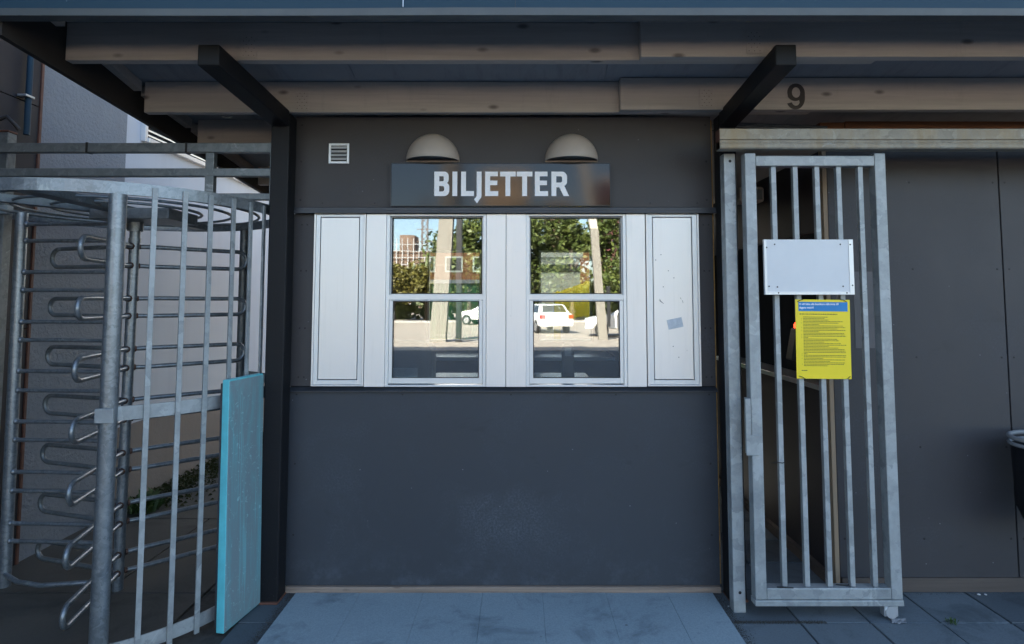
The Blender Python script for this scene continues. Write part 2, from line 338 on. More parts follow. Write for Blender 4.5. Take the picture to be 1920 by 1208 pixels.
def glass_mat(name, refl, tint, wav=0.03, sc_=5):
    m = bpy.data.materials.new(name); m.use_nodes = True; nt = m.node_tree
    nt.nodes.remove(nt.nodes['Principled BSDF']); out = nt.nodes['Material Output']
    g = nt.nodes.new('ShaderNodeBsdfGlossy'); g.inputs['Roughness'].default_value = 0.012; g.inputs['Color'].default_value = (0.96, 0.98, 1, 1)
    t = nt.nodes.new('ShaderNodeBsdfTransparent'); t.inputs['Color'].default_value = tint
    fr = nt.nodes.new('ShaderNodeFresnel'); fr.inputs['IOR'].default_value = 1.5
    mr = nt.nodes.new('ShaderNodeMapRange'); mr.inputs[1].default_value = 0.0; mr.inputs[2].default_value = 1.0
    mr.inputs[3].default_value = refl; mr.inputs[4].default_value = 1.0
    nt.links.new(fr.outputs[0], mr.inputs[0])
    ms = nt.nodes.new('ShaderNodeMixShader'); nt.links.new(mr.outputs[0], ms.inputs[0])
    nt.links.new(t.outputs[0], ms.inputs[1]); nt.links.new(g.outputs[0], ms.inputs[2]); nt.links.new(ms.outputs[0], out.inputs[0])
    # slight waviness of old panes
    v = coords(nt); bp = nt.nodes.new('ShaderNodeBump'); bp.inputs['Strength'].default_value = wav; bp.inputs['Distance'].default_value = 0.003
    nt.links.new(noise(nt, v, sc_, 2), bp.inputs['Height']); nt.links.new(bp.outputs[0], g.inputs['Normal'])
    return m
M['glass'] = glass_mat('solar_glass', 0.13, (0.82, 0.88, 0.9, 1))
M['glass_in'] = glass_mat('inner_glass', 0.055, (0.96, 0.97, 0.97, 1), 0.03, 3.3)
M['glass_rear'] = glass_mat('clear_glass', 0.05, (0.95, 0.97, 0.97, 1))
M['carglass'] = basic('car_glass', (0.02, 0.025, 0.03), 0.08)
M['carwhite'] = basic('white_car_paint', (0.75, 0.75, 0.74), 0.25, 0, 0.02)
M['tyre'] = basic('tyre_rubber', (0.02, 0.02, 0.02), 0.8)
M['rim'] = basic('alloy_rim', (0.45, 0.45, 0.46), 0.35, 0.7)
M['tail'] = basic('tail_lamp', (0.35, 0.02, 0.01), 0.2)
M['headlight'] = basic('head_lamp', (0.6, 0.62, 0.65), 0.15)
M['pylon'] = basic('pylon_concrete', (0.25, 0.225, 0.19), 0.8, 0, 0.06, 0.5)
M['beige'] = basic('beige_concrete', (0.52, 0.47, 0.40), 0.8, 0, 0.06, 0.5)
M['tan'] = basic('tan_facade', (0.42, 0.31, 0.21), 0.8, 0, 0.1, 0.3)
M['maroon'] = basic('dark_red_cladding', (0.11, 0.035, 0.035), 0.8, 0, 0.2, 0.4)
M['brick'] = basic('red_brick', (0.30, 0.12, 0.07), 0.85, 0, 0.2, 3)
M['scaf'] = basic('brown_cladding', (0.14, 0.09, 0.062), 0.8, 0, 0.3, 0.6)
M['steelpole'] = basic('scaffold_tube', (0.35, 0.36, 0.37), 0.5, 0.4)
M['green'] = basic('green_container_paint', (0.09, 0.32, 0.15), 0.45, 0, 0.2, 3)
M['tarp'] = basic('yellow_tarpaulin', (0.95, 0.66, 0.01), 0.5, 0, 0.1, 6, 0.4, 10)
M['bark'] = basic('bark', (0.09, 0.07, 0.05), 0.9, 0, 0.3, 8, 0.4, 20)
def leaf_mat(name, a, c):
    m, nt, b = new_mat(name)
    oi = nt.nodes.new('ShaderNodeTexCoord')
    n = noise(nt, oi.outputs['Object'], 1.7, 4)
    r = ramp(nt, n, [(0.3, a), (0.7, c)]); nt.links.new(r.outputs[0], b.inputs['Base Color'])
    b.inputs['Roughness'].default_value = 0.55
    return m
M['leaf'] = leaf_mat('tree_leaves', (0.035, 0.06, 0.012), (0.12, 0.14, 0.03))
M['leaf2'] = leaf_mat('yellowing_leaves', (0.07, 0.07, 0.015), (0.18, 0.15, 0.03))
M['weed'] = leaf_mat('weed_leaves', (0.03, 0.07, 0.012), (0.07, 0.12, 0.03))
M['moss'] = leaf_mat('moss', (0.03, 0.04, 0.012), (0.08, 0.085, 0.02))
M['grit'] = basic('dark_grit', (0.05, 0.045, 0.035), 0.9, 0, 0.5, 40)
M['stone_white'] = basic('white_pebble', (0.7, 0.7, 0.68), 0.7)

# ------------------------------------------------------------------ mesh helpers
class MB:
    def __init__(s): s.v = []; s.f = []; s.mi = []; s.sm = []
    def add(s, vs, fs, mi=0, smooth=False):
        o = len(s.v); s.v += [tuple(p) for p in vs]
        for f in fs: s.f.append([i + o for i in f]); s.mi.append(mi); s.sm.append(smooth)
        return s
    def box(s, x0, x1, y0, y1, z0, z1, mi=0, mat=None):
        vs = [(x0, y0, z0), (x1, y0, z0), (x1, y1, z0), (x0, y1, z0), (x0, y0, z1), (x1, y0, z1), (x1, y1, z1), (x0, y1, z1)]
        if mat: vs = [tuple(mat @ Vector(p)) for p in vs]
        return s.add(vs, [(0, 3, 2, 1), (4, 5, 6, 7), (0, 1, 5, 4), (1, 2, 6, 5), (2, 3, 7, 6), (3, 0, 4, 7)], mi)
    def prism(s, pts, y0, y1, mi=0, axis='y', smooth=False):   # pts in (a,b): y-axis -> (x,z); x-axis -> (y,z); z-axis -> (x,y)
        f = {'y': lambda a, b, t: (a, t, b), 'x': lambda a, b, t: (t, a, b), 'z': lambda a, b, t: (a, b, t)}[axis]
        n = len(pts); vs = [f(a, b, y0) for a, b in pts] + [f(a, b, y1) for a, b in pts]
        fs = [tuple(range(n)), tuple(range(2 * n - 1, n - 1, -1))] + [(i, i + n, (i + 1) % n + n, (i + 1) % n) for i in range(n)]
        return s.add(vs, fs, mi, smooth)
    def tube(s, pts, r, n=10, closed=False, mi=0, caps=True):
        P = [Vector(p) for p in pts]; m = len(P); rings = []
        prev = None
        for i in range(m):
            a = P[(i - 1) % m] if (closed or i > 0) else P[i]; c = P[(i + 1) % m] if (closed or i < m - 1) else P[i]
            t = (c - a).normalized()
            if prev is None:
                up = Vector((0, 0, 1)) if abs(t.z) < 0.9 else Vector((1, 0, 0))
                x = t.cross(up).normalized()
            else:
                x = (prev - t * prev.dot(t)).normalized()
            prev = x; y = t.cross(x)
            rr = r[i] if isinstance(r, (list, tuple)) else r
            rings.append([P[i] + (x * math.cos(2 * PI * k / n) + y * math.sin(2 * PI * k / n)) * rr for k in range(n)])
        vs = [p for q in rings for p in q]; fs = []
        for i in range(m if closed else m - 1):
            j = (i + 1) % m
            for k in range(n): fs.append((i * n + k, i * n + (k + 1) % n, j * n + (k + 1) % n, j * n + k))
        s.add(vs, fs, mi, True)
        if caps and not closed:
            s.add(rings[0], [tuple(range(n))], mi); s.add(rings[-1], [tuple(range(n - 1, -1, -1))], mi)
        return s
    def arcband(s, cx, cy, r0, r1, a0, a1, z0, z1, n=48, mi=0):
        vs = []; fs = []
        for i in range(n + 1):
            a = R(a0 + (a1 - a0) * i / n); c, q = math.cos(a), math.sin(a)
            vs += [(cx + r0 * c, cy + r0 * q, z0), (cx + r1 * c, cy + r1 * q, z0), (cx + r1 * c, cy + r1 * q, z1), (cx + r0 * c, cy + r0 * q, z1)]
        for i in range(n):
            o = i * 4
            for k in range(4): fs.append((o + k, o + 4 + k, o + 4 + (k + 1) % 4, o + (k + 1) % 4))
        s.add(vs, fs, mi, False)
        if abs(a1 - a0) < 359: s.add(vs[:4], [(0, 1, 2, 3)], mi); s.add(vs[-4:], [(3, 2, 1, 0)], mi)
        return s
    def dot(s, x, y, z, r, mi=0, d=0.002, n=8):     # screw head facing -Y
        vs = [(x + r * math.cos(2 * PI * k / n), y, z + r * math.sin(2 * PI * k / n)) for k in range(n)] + [(x, y - d, z)]
        return s.add(vs, [(k, (k + 1) % n, n) for k in range(n)], mi, True)
    def build(s, name, mat, parent=None, bevel=0.0, origin=None):
        me = bpy.data.meshes.new(name)
        off = Vector((0, 0, 0))
        if parent is not None:
            q = parent
            while q: off = off + Vector(q.location); q = q.parent
        org = Vector(origin) if origin is not None else (Vector((0, 0, 0)))
        if parent is None and origin is None:
            xs = [p[0] for p in s.v]; ys = [p[1] for p in s.v]; zs = [p[2] for p in s.v]
            org = Vector(((min(xs) + max(xs)) / 2, (min(ys) + max(ys)) / 2, min(zs)))
        sub = org if parent is None else off
        me.from_pydata([(p[0] - sub.x, p[1] - sub.y, p[2] - sub.z) for p in s.v], [], s.f)
        mats = mat if isinstance(mat, (list, tuple)) else [mat]
        for mm_ in mats: me.materials.append(mm_)
        me.polygons.foreach_set('material_index', s.mi); me.polygons.foreach_set('use_smooth', s.sm)
        me.validate(); me.update()
        o = bpy.data.objects.new(name, me); C.objects.link(o)
        if parent is not None: o.parent = parent
        else: o.location = org
        if bevel:
            bv = o.modifiers.new('bevel', 'BEVEL'); bv.width = bevel; bv.segments = 2; bv.limit_method = 'ANGLE'; bv.angle_limit = R(40)
        return o
def tag(o, label=None, cat=None, group=None, kind=None):
    if label: o['label'] = label
    if cat: o['category'] = cat
    if group: o['group'] = group
    if kind: o['kind'] = kind
    return o
def empty(name, loc, label=None, cat=None, group=None):
    o = bpy.data.objects.new(name, None); C.objects.link(o); o.location = loc; o.empty_display_size = 0.1
    return tag(o, label, cat, group)
def copy_tree(o, parent=None):
    c = o.copy(); C.objects.link(c); c.parent = parent
    for ch in list(o.children): copy_tree(ch, c)
    return c
def curve_mesh(splines, depth, name, mat, parent, loc, bevel=0.0):   # splines: lists of (x,z) in world, face -Y
    cu = bpy.data.curves.new(name, 'CURVE'); cu.dimensions = '2D'; cu.fill_mode = 'BOTH'; cu.extrude = depth / 2
    for pts in splines:
        sp = cu.splines.new('POLY'); sp.points.add(len(pts) - 1); sp.use_cyclic_u = True
        for i, (x, z) in enumerate(pts): sp.points[i].co = (x, z, 0, 1)
    t = bpy.data.objects.new('tmp', cu); C.objects.link(t)
    dg = bpy.context.evaluated_depsgraph_get()
    me = bpy.data.meshes.new_from_object(t.evaluated_get(dg)); bpy.data.objects.remove(t)
    return mesh_from(me, name, mat, parent, loc)
def mesh_from(me, name, mat, parent, loc):
    off = Vector((0, 0, 0)); q = parent
    while q: off = off + Vector(q.location); q = q.parent
    me.transform(Matrix.Rotation(R(90), 4, 'X')); me.transform(Matrix.Translation(Vector(loc) - off))
    me.materials.clear(); me.materials.append(mat)
    o = bpy.data.objects.new(name, me); C.objects.link(o); o.parent = parent
    return o
def text_mesh(body, size, name, mat, parent, loc, align='LEFT', offset=0.0, sx=1.0, extrude=0.0006, line=1.0):
    cu = bpy.data.curves.new(name, 'FONT'); cu.body = body; cu.size = size; cu.align_x = align; cu.offset = offset; cu.extrude = extrude; cu.space_line = line
    t = bpy.data.objects.new('tmp', cu); C.objects.link(t)
    dg = bpy.context.evaluated_depsgraph_get()
    me = bpy.data.meshes.new_from_object(t.evaluated_get(dg)); bpy.data.objects.remove(t)
    me.transform(Matrix.Diagonal((sx, 1, 1, 1)))
    return mesh_from(me, name, mat, parent, loc)

# ------------------------------------------------------------------ setting: ground
g = MB(); g.add([(-400, -400, -0.03), (400, -400, -0.03), (400, 400, -0.03), (-400, 400, -0.03)], [(0, 1, 2, 3)])
tag(g.build('ground', M['asphalt'], origin=(0, 0, 0)), kind='structure')
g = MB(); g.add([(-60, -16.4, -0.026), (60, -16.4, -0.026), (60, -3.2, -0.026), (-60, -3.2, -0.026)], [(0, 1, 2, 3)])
tag(g.build('shade_strip', M['shade_strip'], origin=(0, 0, 0)), kind='structure')  # dark strip painting the shaded near ground, ends at the shade edge
g = MB(); g.box(-8, 9, -3.2, 9, -0.026, -0.012)
tag(g.build('joint_bed', M['joint'], origin=(0, 0, 0)), kind='structure')
g = MB(); P = 0.35; gap = 0.005
for i in range(-4, 22):
    for j in range(-9, 22):
        x0 = 1.344 - 0.338 * 4 + i * 0.345; y0 = 0.028 + j * 0.345
        x1 = x0 + 0.345
        if x0 > 6.5: continue
        if x0 > -1.2 and x1 < 1.06 and -1.6 < y0 < 0: continue
        if -1.27 < x0 and x1 < 1.1 and y0 > 0: continue
        if x0 < -1.75: continue
        dz = rnd.uniform(-0.0025, 0.002)
        g.box(x0 + gap, x1 - gap, y0 + gap, y0 + 0.345 - gap, -0.03, dz, rnd.choice([0, 0, 1]))
tag(g.build('pavement', [M['slab'], M['slab2']], bevel=0.003, origin=(0, 0, 0)), kind='structure')
# smooth entry pad before the ticket windows
g = MB()
xs = [-1.205, -0.86, -0.52, -0.2, 0.12, 0.46, 0.79, 1.035]
for k in range(len(xs) - 1):
    ys = [-1.6, -1.05 + 0.1 * (k % 2), -0.52 + 0.03 * (k % 2), -0.022]
    for a in range(3):
        g.box(xs[k] + 0.0004, xs[k + 1] - 0.0004, ys[a] + 0.0004, ys[a + 1] - 0.0004, -0.03, 0.006 + rnd.uniform(-0.0004, 0.0004))
tag(g.build('entry_slab', M['pad'], bevel=0.0012, origin=(0, 0, 0)), kind='structure')
# concrete floor on the turnstile side
g = MB()
for (x0, x1, y0, y1) in ((-8, -1.70, -3.2, -0.02), (-8, -2.25, -0.012, 1.1), (-2.24, -1.70, -0.012, 1.1), (-8, -2.1, 1.108, 2.3), (-2.09, -1.30, 1.108, 2.3), (-1.69, -1.385, 0.03, 1.1), (-8, -2.4, 2.308, 3.6), (-2.39, -1.3, 2.308, 3.6), (-8, -1.3, 3.608, 9)):
    g.box(x0, x1, y0, y1, -0.03, 0.002)
tag(g.build('concrete_floor', M['concrete'], bevel=0.003, origin=(0, 0, 0)), kind='structure')

# ------------------------------------------------------------------ ticket booth
booth = empty('ticket_booth', (-0.09, 1.2, 0), 'dark grey ticket booth with two white framed service windows under the timber canopy', 'ticket booth')
p = MB(); p.box(-1.275, 1.085, 0.0, 0.045, 2.098, 2.62)
for x in (-1.24, 1.055): 
    for z in (2.14, 2.36, 2.57): p.dot(x, -0.0005, z, 0.006, 1)
for x in (-1.115, -0.82, 0.735, 1.0, -0.45, 0.1): p.dot(x, -0.0005, 2.122, 0.005, 1)
p.build('upper_panel', [M['panel'], M['screw']], booth, 0.002)
p = MB(); p.box(-1.275, 1.085, 0.0, 0.045, 0.034, 1.076)
for x in (-1.235, -0.65, -0.05, 0.53, 1.045):
    p.dot(x, -0.0005, 1.055, 0.005, 1)
for x in (-1.235, 1.045):
    for z in (0.3, 0.68): p.dot(x, -0.0005, z, 0.005, 1)
p.build('lower_panel', [M['panel_low'], M['screw']], booth, 0.002)
for (x0, x1) in ((-1.275, -1.158), (1.004, 1.085)):
    p = MB(); p.box(x0, x1, 0.003, 0.045, 1.101, 2.061)
    for z in (1.15, 1.42, 1.74, 2.0):
        xm = (x0 + x1) / 2
        p.dot(xm - 0.012, 0.0025, z, 0.005, 1); p.dot(xm + 0.018, 0.0025, z, 0.005, 1)
    p.build('side_panel', [M['panel'], M['screw']], booth, 0.0015)
p = MB(); p.box(-1.285, 1.098, -0.030, 0.02, 2.064, 2.094)
p.box(-1.285, 1.098, -0.036, -0.030, 2.060, 2.075)
p.build('header_trim', M['trim'], booth, 0.002)
p = MB(); p.add([(-1.275, -0.022, 1.078), (1.088, -0.022, 1.078), (1.088, 0.02, 1.100), (-1.275, 0.02, 1.100), (-1.275, -0.022, 1.072), (1.088, -0.022, 1.072), (1.088, 0.0, 1.072), (-1.275, 0.0, 1.072)],
     [(0, 1, 2, 3), (4, 5, 1, 0), (7, 6, 5, 4)])
p.build('sill_trim', M['trim'], booth)
p = MB(); p.box(-1.265, 1.085, -0.018, 0.04, 0.0, 0.032)
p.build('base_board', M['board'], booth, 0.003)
for (x0, x1, z0, z1) in ((-1.286, -1.277, 2.1, 2.61), (1.0865, 1.0915, 0.04, 2.6), (-1.282, -1.2765, 0.05, 1.05)):
    p = MB(); p.box(x0, x1, 0.005, 0.04, z0, z1); p.build('edge_strip', M['insul'], booth)
# walls, floor, ceiling inside
p = MB(); p.box(-1.275, -1.235, 0.046, 2.4, 0.01, 2.45); p.build('side_wall', M['interior'], booth)
p = MB(); p.box(1.045, 1.085, 0.046, 2.4, 0.01, 2.45); p.build('side_wall', M['interior'], booth)
p = MB(); p.box(-1.234, 1.044, 0.05, 2.36, 0.012, 0.03); p.build('floor', M['interior_dark'], booth)
p = MB()
for (x0, x1, z0, z1) in ((-1.234, -0.879, 0.03, 2.45), (-0.364, 0.179, 0.03, 2.45), (0.683, 1.044, 0.03, 2.45), (-0.879, -0.364, 0.03, 1.19), (0.179, 0.683, 0.03, 1.19), (-0.879, -0.364, 2.054, 2.45), (0.179, 0.683, 2.054, 2.45)):
    p.box(x0, x1, 2.36, 2.4, z0, z1)
p.build('rear_wall', M['interior_dark'], booth)
for (x0, x1) in ((-0.879, -0.364), (0.179, 0.683)):
    w = MB()
    t = 0.02
    w.box(x0 + .001, x0 + t, 2.35, 2.395, 1.191, 2.053); w.box(x1 - t, x1 - .001, 2.35, 2.395, 1.191, 2.053)
    w.box(x0 + t, x1 - t, 2.35, 2.395, 1.191, 1.21); w.box(x0 + t, x1 - t, 2.35, 2.395, 2.033, 2.053)
    wo = w.build('rear_window', M['white_frame'], booth)
    q = MB(); q.box(x0 + t, x1 - t, 2.37, 2.376, 1.21, 2.033); q.build('pane', M['glass_rear'], wo)
p = MB(); p.box(-1.234, 1.044, 0.07, 0.34, 1.04, 1.075); p.build('counter', M['interior'], booth, 0.003)
for (x0, x1) in ((-0.62, -0.25), (0.08, 0.44)):
    p = MB(); p.box(x0, x1, 0.36, 0.74, 1.05, 1.088); p.build('desk_top', M['counter'], booth, 0.003)
for (x0, x1) in ((-0.86, -0.30), (0.02, 0.80)):
    p = MB(); p.box(x0, x1, 1.75, 2.345, 1.07, 1.10); p.build('rear_desk', M['counter'], booth, 0.003)

def framed(mb, x0, x1, z0, z1, t, y0, y1, tb=None, tt=None):
    tb = t if tb is None else tb; tt = t if tt is None else tt
    mb.box(x0, x0 + t, y0, y1, z0, z1); mb.box(x1 - t, x1, y0, y1, z0, z1)
    mb.box(x0 + t, x1 - t, y0, y1, z0, z0 + tb); mb.box(x0 + t, x1 - t, y0, y1, z1 - tt, z1)
    return mb
ZT, ZB = 2.060, 1.098
# filler sheets
for (x0, x1) in ((-0.862, -0.750), (-0.188, -0.080), (-0.0775, 0.033), (0.596, 0.701)):
    p = MB(); p.box(x0, x1, -0.012, 0.04, ZB, ZT); p.build('white_mullion', M['white'], booth, 0.0025)
# shutters (closed white hatches either side)
def shutter(x0, x1, gl, gr, zg0, zg1, lab, marks):
    f = MB(); framed(f, x0, x1, ZB + 0.004, ZT, 0.009, -0.016, 0.04, 0.006, 0.004)
    s_ = f.build('white_hatch', M['white'], booth, 0.0015); s_['label'] = lab
    q = MB()
    xi0, xi1, z0, z1 = x0 + 0.010, x1 - 0.010, ZB + 0.012, ZT - 0.005
    q.box(xi0, gl, -0.008, 0.04, z0, z1); q.box(gr, xi1, -0.008, 0.04, z0, z1)
    q.box(gl, gr, -0.008, 0.04, z0, zg0); q.box(gl, gr, -0.008, 0.04, zg1, z1)
    q.build('hatch_frame', M['white_frame'], s_, 0.0015)
    q = MB(); q.box(gl + 0.0045, gr - 0.0045, -0.006, 0.03, zg0 + 0.0045, zg1 - 0.0045); q.build('hatch_leaf', M['white'], s_, 0.0015)
    q = MB(); q.box(gl, gr, 0.031, 0.04, zg0, zg1); q.build('gasket', M['rubber'], s_)
    if marks:
        q = MB(); mt = Matrix.Translation((0.862, -0.0072, 1.447)) @ Matrix.Rotation(R(-12), 4, 'Y')
        q.box(-0.042, 0.042, -0.0006, 0.0006, -0.027, 0.027, 0, mt)
        q.build('sticker_residue', M['scuff'], s_)
        q = MB()
        for (a, bb, c, d) in ((0.775, 1.575, 0.793, 1.561), (0.782, 1.573, 0.80, 1.556), (0.778, 1.582, 0.786, 1.570), (0.893, 1.59, 0.899, 1.581), (0.905, 1.575, 0.909, 1.56)):
            q = MB(); q.tube([(a, -0.0068, bb), (c, -0.0068, d)], 0.0012, 5); q.build('scratch', M['smudge'], s_)
        for (a, bb) in ((0.76, 1.80), (0.79, 1.83), (0.83, 1.74), (0.86, 1.70), (0.80, 1.65), (0.85, 1.32), (0.88, 1.26)): q = MB(); q.dot(a, -0.0062, bb, 0.003); q.build('chip', M['smudge'], s_)
        pass
    return s_
shutter(-1.154, -0.865, -1.1215, -0.900, 1.135, 2.043, 'closed plain white hatch left of the windows', False)
shutter(0.706, 1.002, 0.742, 0.966, 1.135, 2.043, 'scratched white hatch with a torn sticker', True)
# the two vertical sliding service windows
def service_window(x0, x1, lab):
    f = MB(); framed(f, x0, x1, ZB, ZT, 0.018, -0.006, 0.05, 0.010, 0.012)
    wdw = f.build('service_window', M['white_frame'], booth, 0.0015); wdw['label'] = lab
    q = MB(); framed(q, x0 + 0.019, x1 - 0.019, 1.577, ZT - 0.013, 0.006, 0.022, 0.045, 0.034, 0.004)
    q.box(x0 + 0.001, x1 - 0.001, -0.003, 0.020, 1.577, 1.606); q.build('upper_sash', M['white_frame'], wdw, 0.0015)
    q = MB(); framed(q, x0 + 0.019, x1 - 0.019, 1.115, 1.575, 0.020, 0.000, 0.021, 0.030, 0.004); q.build('lower_sash', M['white_frame'], wdw, 0.0015)
    q = MB(); framed(q, x0 + 0.0255, x1 - 0.0255, 1.611, 2.0425, 0.004, 0.019, 0.0295)
    q.build('gasket', M['rubber'], wdw)
    q = MB(); framed(q, x0 + 0.0395, x1 - 0.0395, 1.1455, 1.5705, 0.004, -0.001, 0.007); q.build('gasket', M['rubber'], wdw)
    q = MB(); q.box(x0 + 0.0295, x1 - 0.0295, 0.030, 0.034, 1.615, 2.0385); q.build('upper_pane', M['glass'], wdw)
    q = MB(); q.box(x0 + 0.0435, x1 - 0.0435, 0.008, 0.012, 1.1495, 1.5665); q.build('lower_pane', M['glass'], wdw)
    for (a, b_, c, d) in ((x0 + .0295, x1 - .0295, 1.615, 2.0385), (x0 + .0435, x1 - .0435, 1.1495, 1.5665)):
        q = MB(); q.box(a, b_, 0.046 if c > 1.5 else 0.024, 0.049 if c > 1.5 else 0.027, c, d); q.build('inner_pane', M['glass_in'], wdw)
    return wdw
service_window(-0.749, -0.189, 'left service window with a dark box on the counter behind it')
service_window(0.034, 0.595, 'right service window, nearer the sliding gate')

# things on the counter
t = empty('receipt_printer', (-0.65, 0.3, 1.086), 'dark boxy printer on the counter behind the left service window', 'printer')
q = MB(); q.prism([(-0.775, 1.076), (-0.52, 1.076), (-0.52, 1.28), (-0.55, 1.325), (-0.775, 1.335)], 0.2, 0.4); q.build('housing', M['plastic_dark'], t, 0.006)
q = MB(); q.box(-0.75, -0.6, 0.192, 0.199, 1.11, 1.18); q.build('paper_slot', M['plastic_grey'], t, 0.003)
t = empty('card_terminal', (0.33, 0.3, 1.086), 'small dark card terminal standing behind the right service window', 'card terminal')
q = MB(); q.prism([(0.25, 1.086), (0.33, 1.086), (0.325, 1.30), (0.31, 1.32), (0.27, 1.32), (0.255, 1.30)], 0.3, 0.34); q.build('body', M['plastic_dark'], t, 0.006)
q = MB(); q.box(0.27, 0.31, 0.296, 0.2995, 1.24, 1.29); q.build('display', M['plastic_grey'], t)

# vent
v_ = empty('air_vent', (-1.0245, 0, 2.348), 'small square white louvred air vent high on the dark wall', 'vent')
q = MB(); framed(q, -1.084, -0.967, 2.346, 2.463, 0.014, -0.012, -0.001); q.build('frame', M['white_frame'], v_, 0.003)
q = MB(); q.box(-1.069, -0.982, -0.003, -0.001, 2.361, 2.448); q.build('backing', M['rubber'], v_)
for k in range(4):
    z = 2.366 + k * 0.0215
    q = MB(); q.prism([(-0.014, z), (-0.003, z + 0.013), (-0.003, z + 0.016), (-0.016, z + 0.003)], -1.069, -0.982, axis='x'); q.build('slat', M['white_frame'], v_)

# dome lamps
def lamp(cx, lab):
    r = 0.151; z0 = 2.360
    o = empty('wall_lamp', (cx, 0, z0), lab, 'wall lamp', 'taupe dome lamps above the ticket sign')
    q = MB(); n, mr = 28, 12; vs = []; fs = []
    def P_(i, j, rr, dz=0):
        a = PI * i / n; e = (PI / 2) * j / mr
        return (cx - rr * math.cos(a) * math.cos(e), -rr * 0.92 * math.sin(a) * math.cos(e), z0 + dz + rr * 1.03 * math.sin(e))
    for rr in (r, r - 0.006):
        for j in range(mr + 1):
            for i in range(n + 1): vs.append(P_(i, j, rr))
    W = n + 1; L = (mr + 1) * W
    for j in range(mr):
        for i in range(n):
            a = j * W + i
            fs.append((a, a + 1, a + W + 1, a + W)); fs.append((L + a, L + a + W, L + a + W + 1, L + a + 1))
    q.add(vs, fs, 0, True)
    q.add([vs[i] for i in range(W)] + [vs[L + i] for i in range(W)], [(i, i + W, i + W + 1, i + 1) for i in range(n)])
    q.build('shade', M['lamp'], o)
    q = MB(); pts = [(cx - (r - 0.012) * math.cos(PI * i / n), -(r - 0.012) * 0.9 * math.sin(PI * i / n)) for i in range(n + 1)]
    q.prism(pts, z0 + 0.012, z0 + 0.015, axis='z'); q.build('diffuser', M['lamp_in'], o)
    q = MB(); q.box(cx - r, cx + r, -0.008, -0.0008, z0 - 0.004, z0 + 0.004); q.build('back_plate', M['lamp'], o)
lamp(-0.4935, 'taupe half dome wall lamp, left of the two above the sign')
lamp(0.2915, 'taupe half dome wall lamp, right of the two above the sign')

# sign
sg = empty('ticket_sign', (-0.11, -0.02, 2.098), 'glossy navy sign reading BILJETTER above the service windows', 'sign')
q = MB(); q.box(-0.7205, 0.5035, -0.0355, -0.008, 2.102, 2.3405); q.build('sign_face', M['sign_face'], sg, 0.001)
q = MB(); framed(q, -0.725, 0.508, 2.098, 2.345, 0.004, -0.038, -0.004); q.build('border', M['black_gloss'], sg)
def SX(u): return ((u / 4.571 + 730) - 975) * 0.002955
def SZ(v): return 2.3405 - ((300 + v / 4.571) - 309.5) * 0.003022
def arc(cx, cy, rx, ry, a0, a1, n=8): return [(cx + rx * math.cos(R(a0 + (a1 - a0) * i / n)), cy + ry * math.sin(R(a0 + (a1 - a0) * i / n))) for i in range(n + 1)]
T0, B0 = 113, 322
def E_(x0, x1, w=43): return [[(x0, T0), (x1 - 4, T0), (x1 - 4, T0 + 40), (x0 + w, T0 + 40), (x0 + w, 190), (x1 - 8, 190), (x1 - 8, 229), (x0 + w, 229), (x0 + w, B0 - 42), (x1, B0 - 42), (x1, B0), (x0, B0)]]
def T_(x0, x1, w=42):
    m_ = (x0 + x1) / 2
    return [[(x0, T0), (x1, T0), (x1, T0 + 41), (m_ + w / 2, T0 + 41), (m_ + w / 2, B0), (m_ - w / 2, B0), (m_ - w / 2, T0 + 41), (x0, T0 + 41)]]
letters = {
 'B': [[(378, T0)] + [(465, T0)] + arc(465, 150, 37, 37, -90, 0)[1:] + [(502, 178)] + arc(480, 182, 22, 30, 0, 70, 5)[1:] + arc(478, 243, 30, 34, -70, 0, 5) + [(508, 276)] + arc(462, 276, 46, 46, 0, 90)[1:] + [(378, B0)],
       [(421, 152), (421, 196), (448, 196)] + arc(448, 184, 12, 12, 90, 0, 5) + [(460, 164)] + arc(448, 164, 12, 12, 0, -90, 5),
       [(420, 236), (420, 283), (449, 283)] + arc(449, 268, 15, 15, 90, 0, 5) + [(464, 250)] + arc(449, 251, 15, 15, 0, -90, 5)],
 'I': [[(535, T0), (577, T0), (577, B0), (535, B0)]],
 'L': [[(610, T0), (652, T0), (652, B0 - 43), (722, B0 - 43), (722, B0), (610, B0)]],
 'J': [[(745, T0), (787, T0), (787, 318)] + arc(745, 318, 42, 40, 0, 45, 5)[1:] + [(748, 384), (722, 349), (737, 334)] + [(745, 320)]],
 'E': E_(818, 932), 'T': T_(947, 1083), 'T2': T_(1092, 1228), 'E2': E_(1248, 1362),
 'R': [[(1392, T0), (1483, T0)] + arc(1483, 158, 44, 45, -90, 0)[1:] + [(1527, 196)] + arc(1483, 200, 44, 40, 0, 62, 6)[1:] + [(1544, B0), (1497, B0), (1460, 247), (1434, 247), (1434, B0), (1392, B0)],
       [(1434, 153), (1434, 207), (1470, 207)] + arc(1470, 193, 15, 14, 90, 0, 5) + [(1485, 167)] + arc(1470, 167, 15, 14, 0, -90, 5)],
}
for k_, spl in letters.items():
    curve_mesh([[(SX(a), SZ(b_)) for a, b_ in s_] for s_ in spl], 0.001, 'letter', M['letter'], sg, (0, -0.0365, 0))

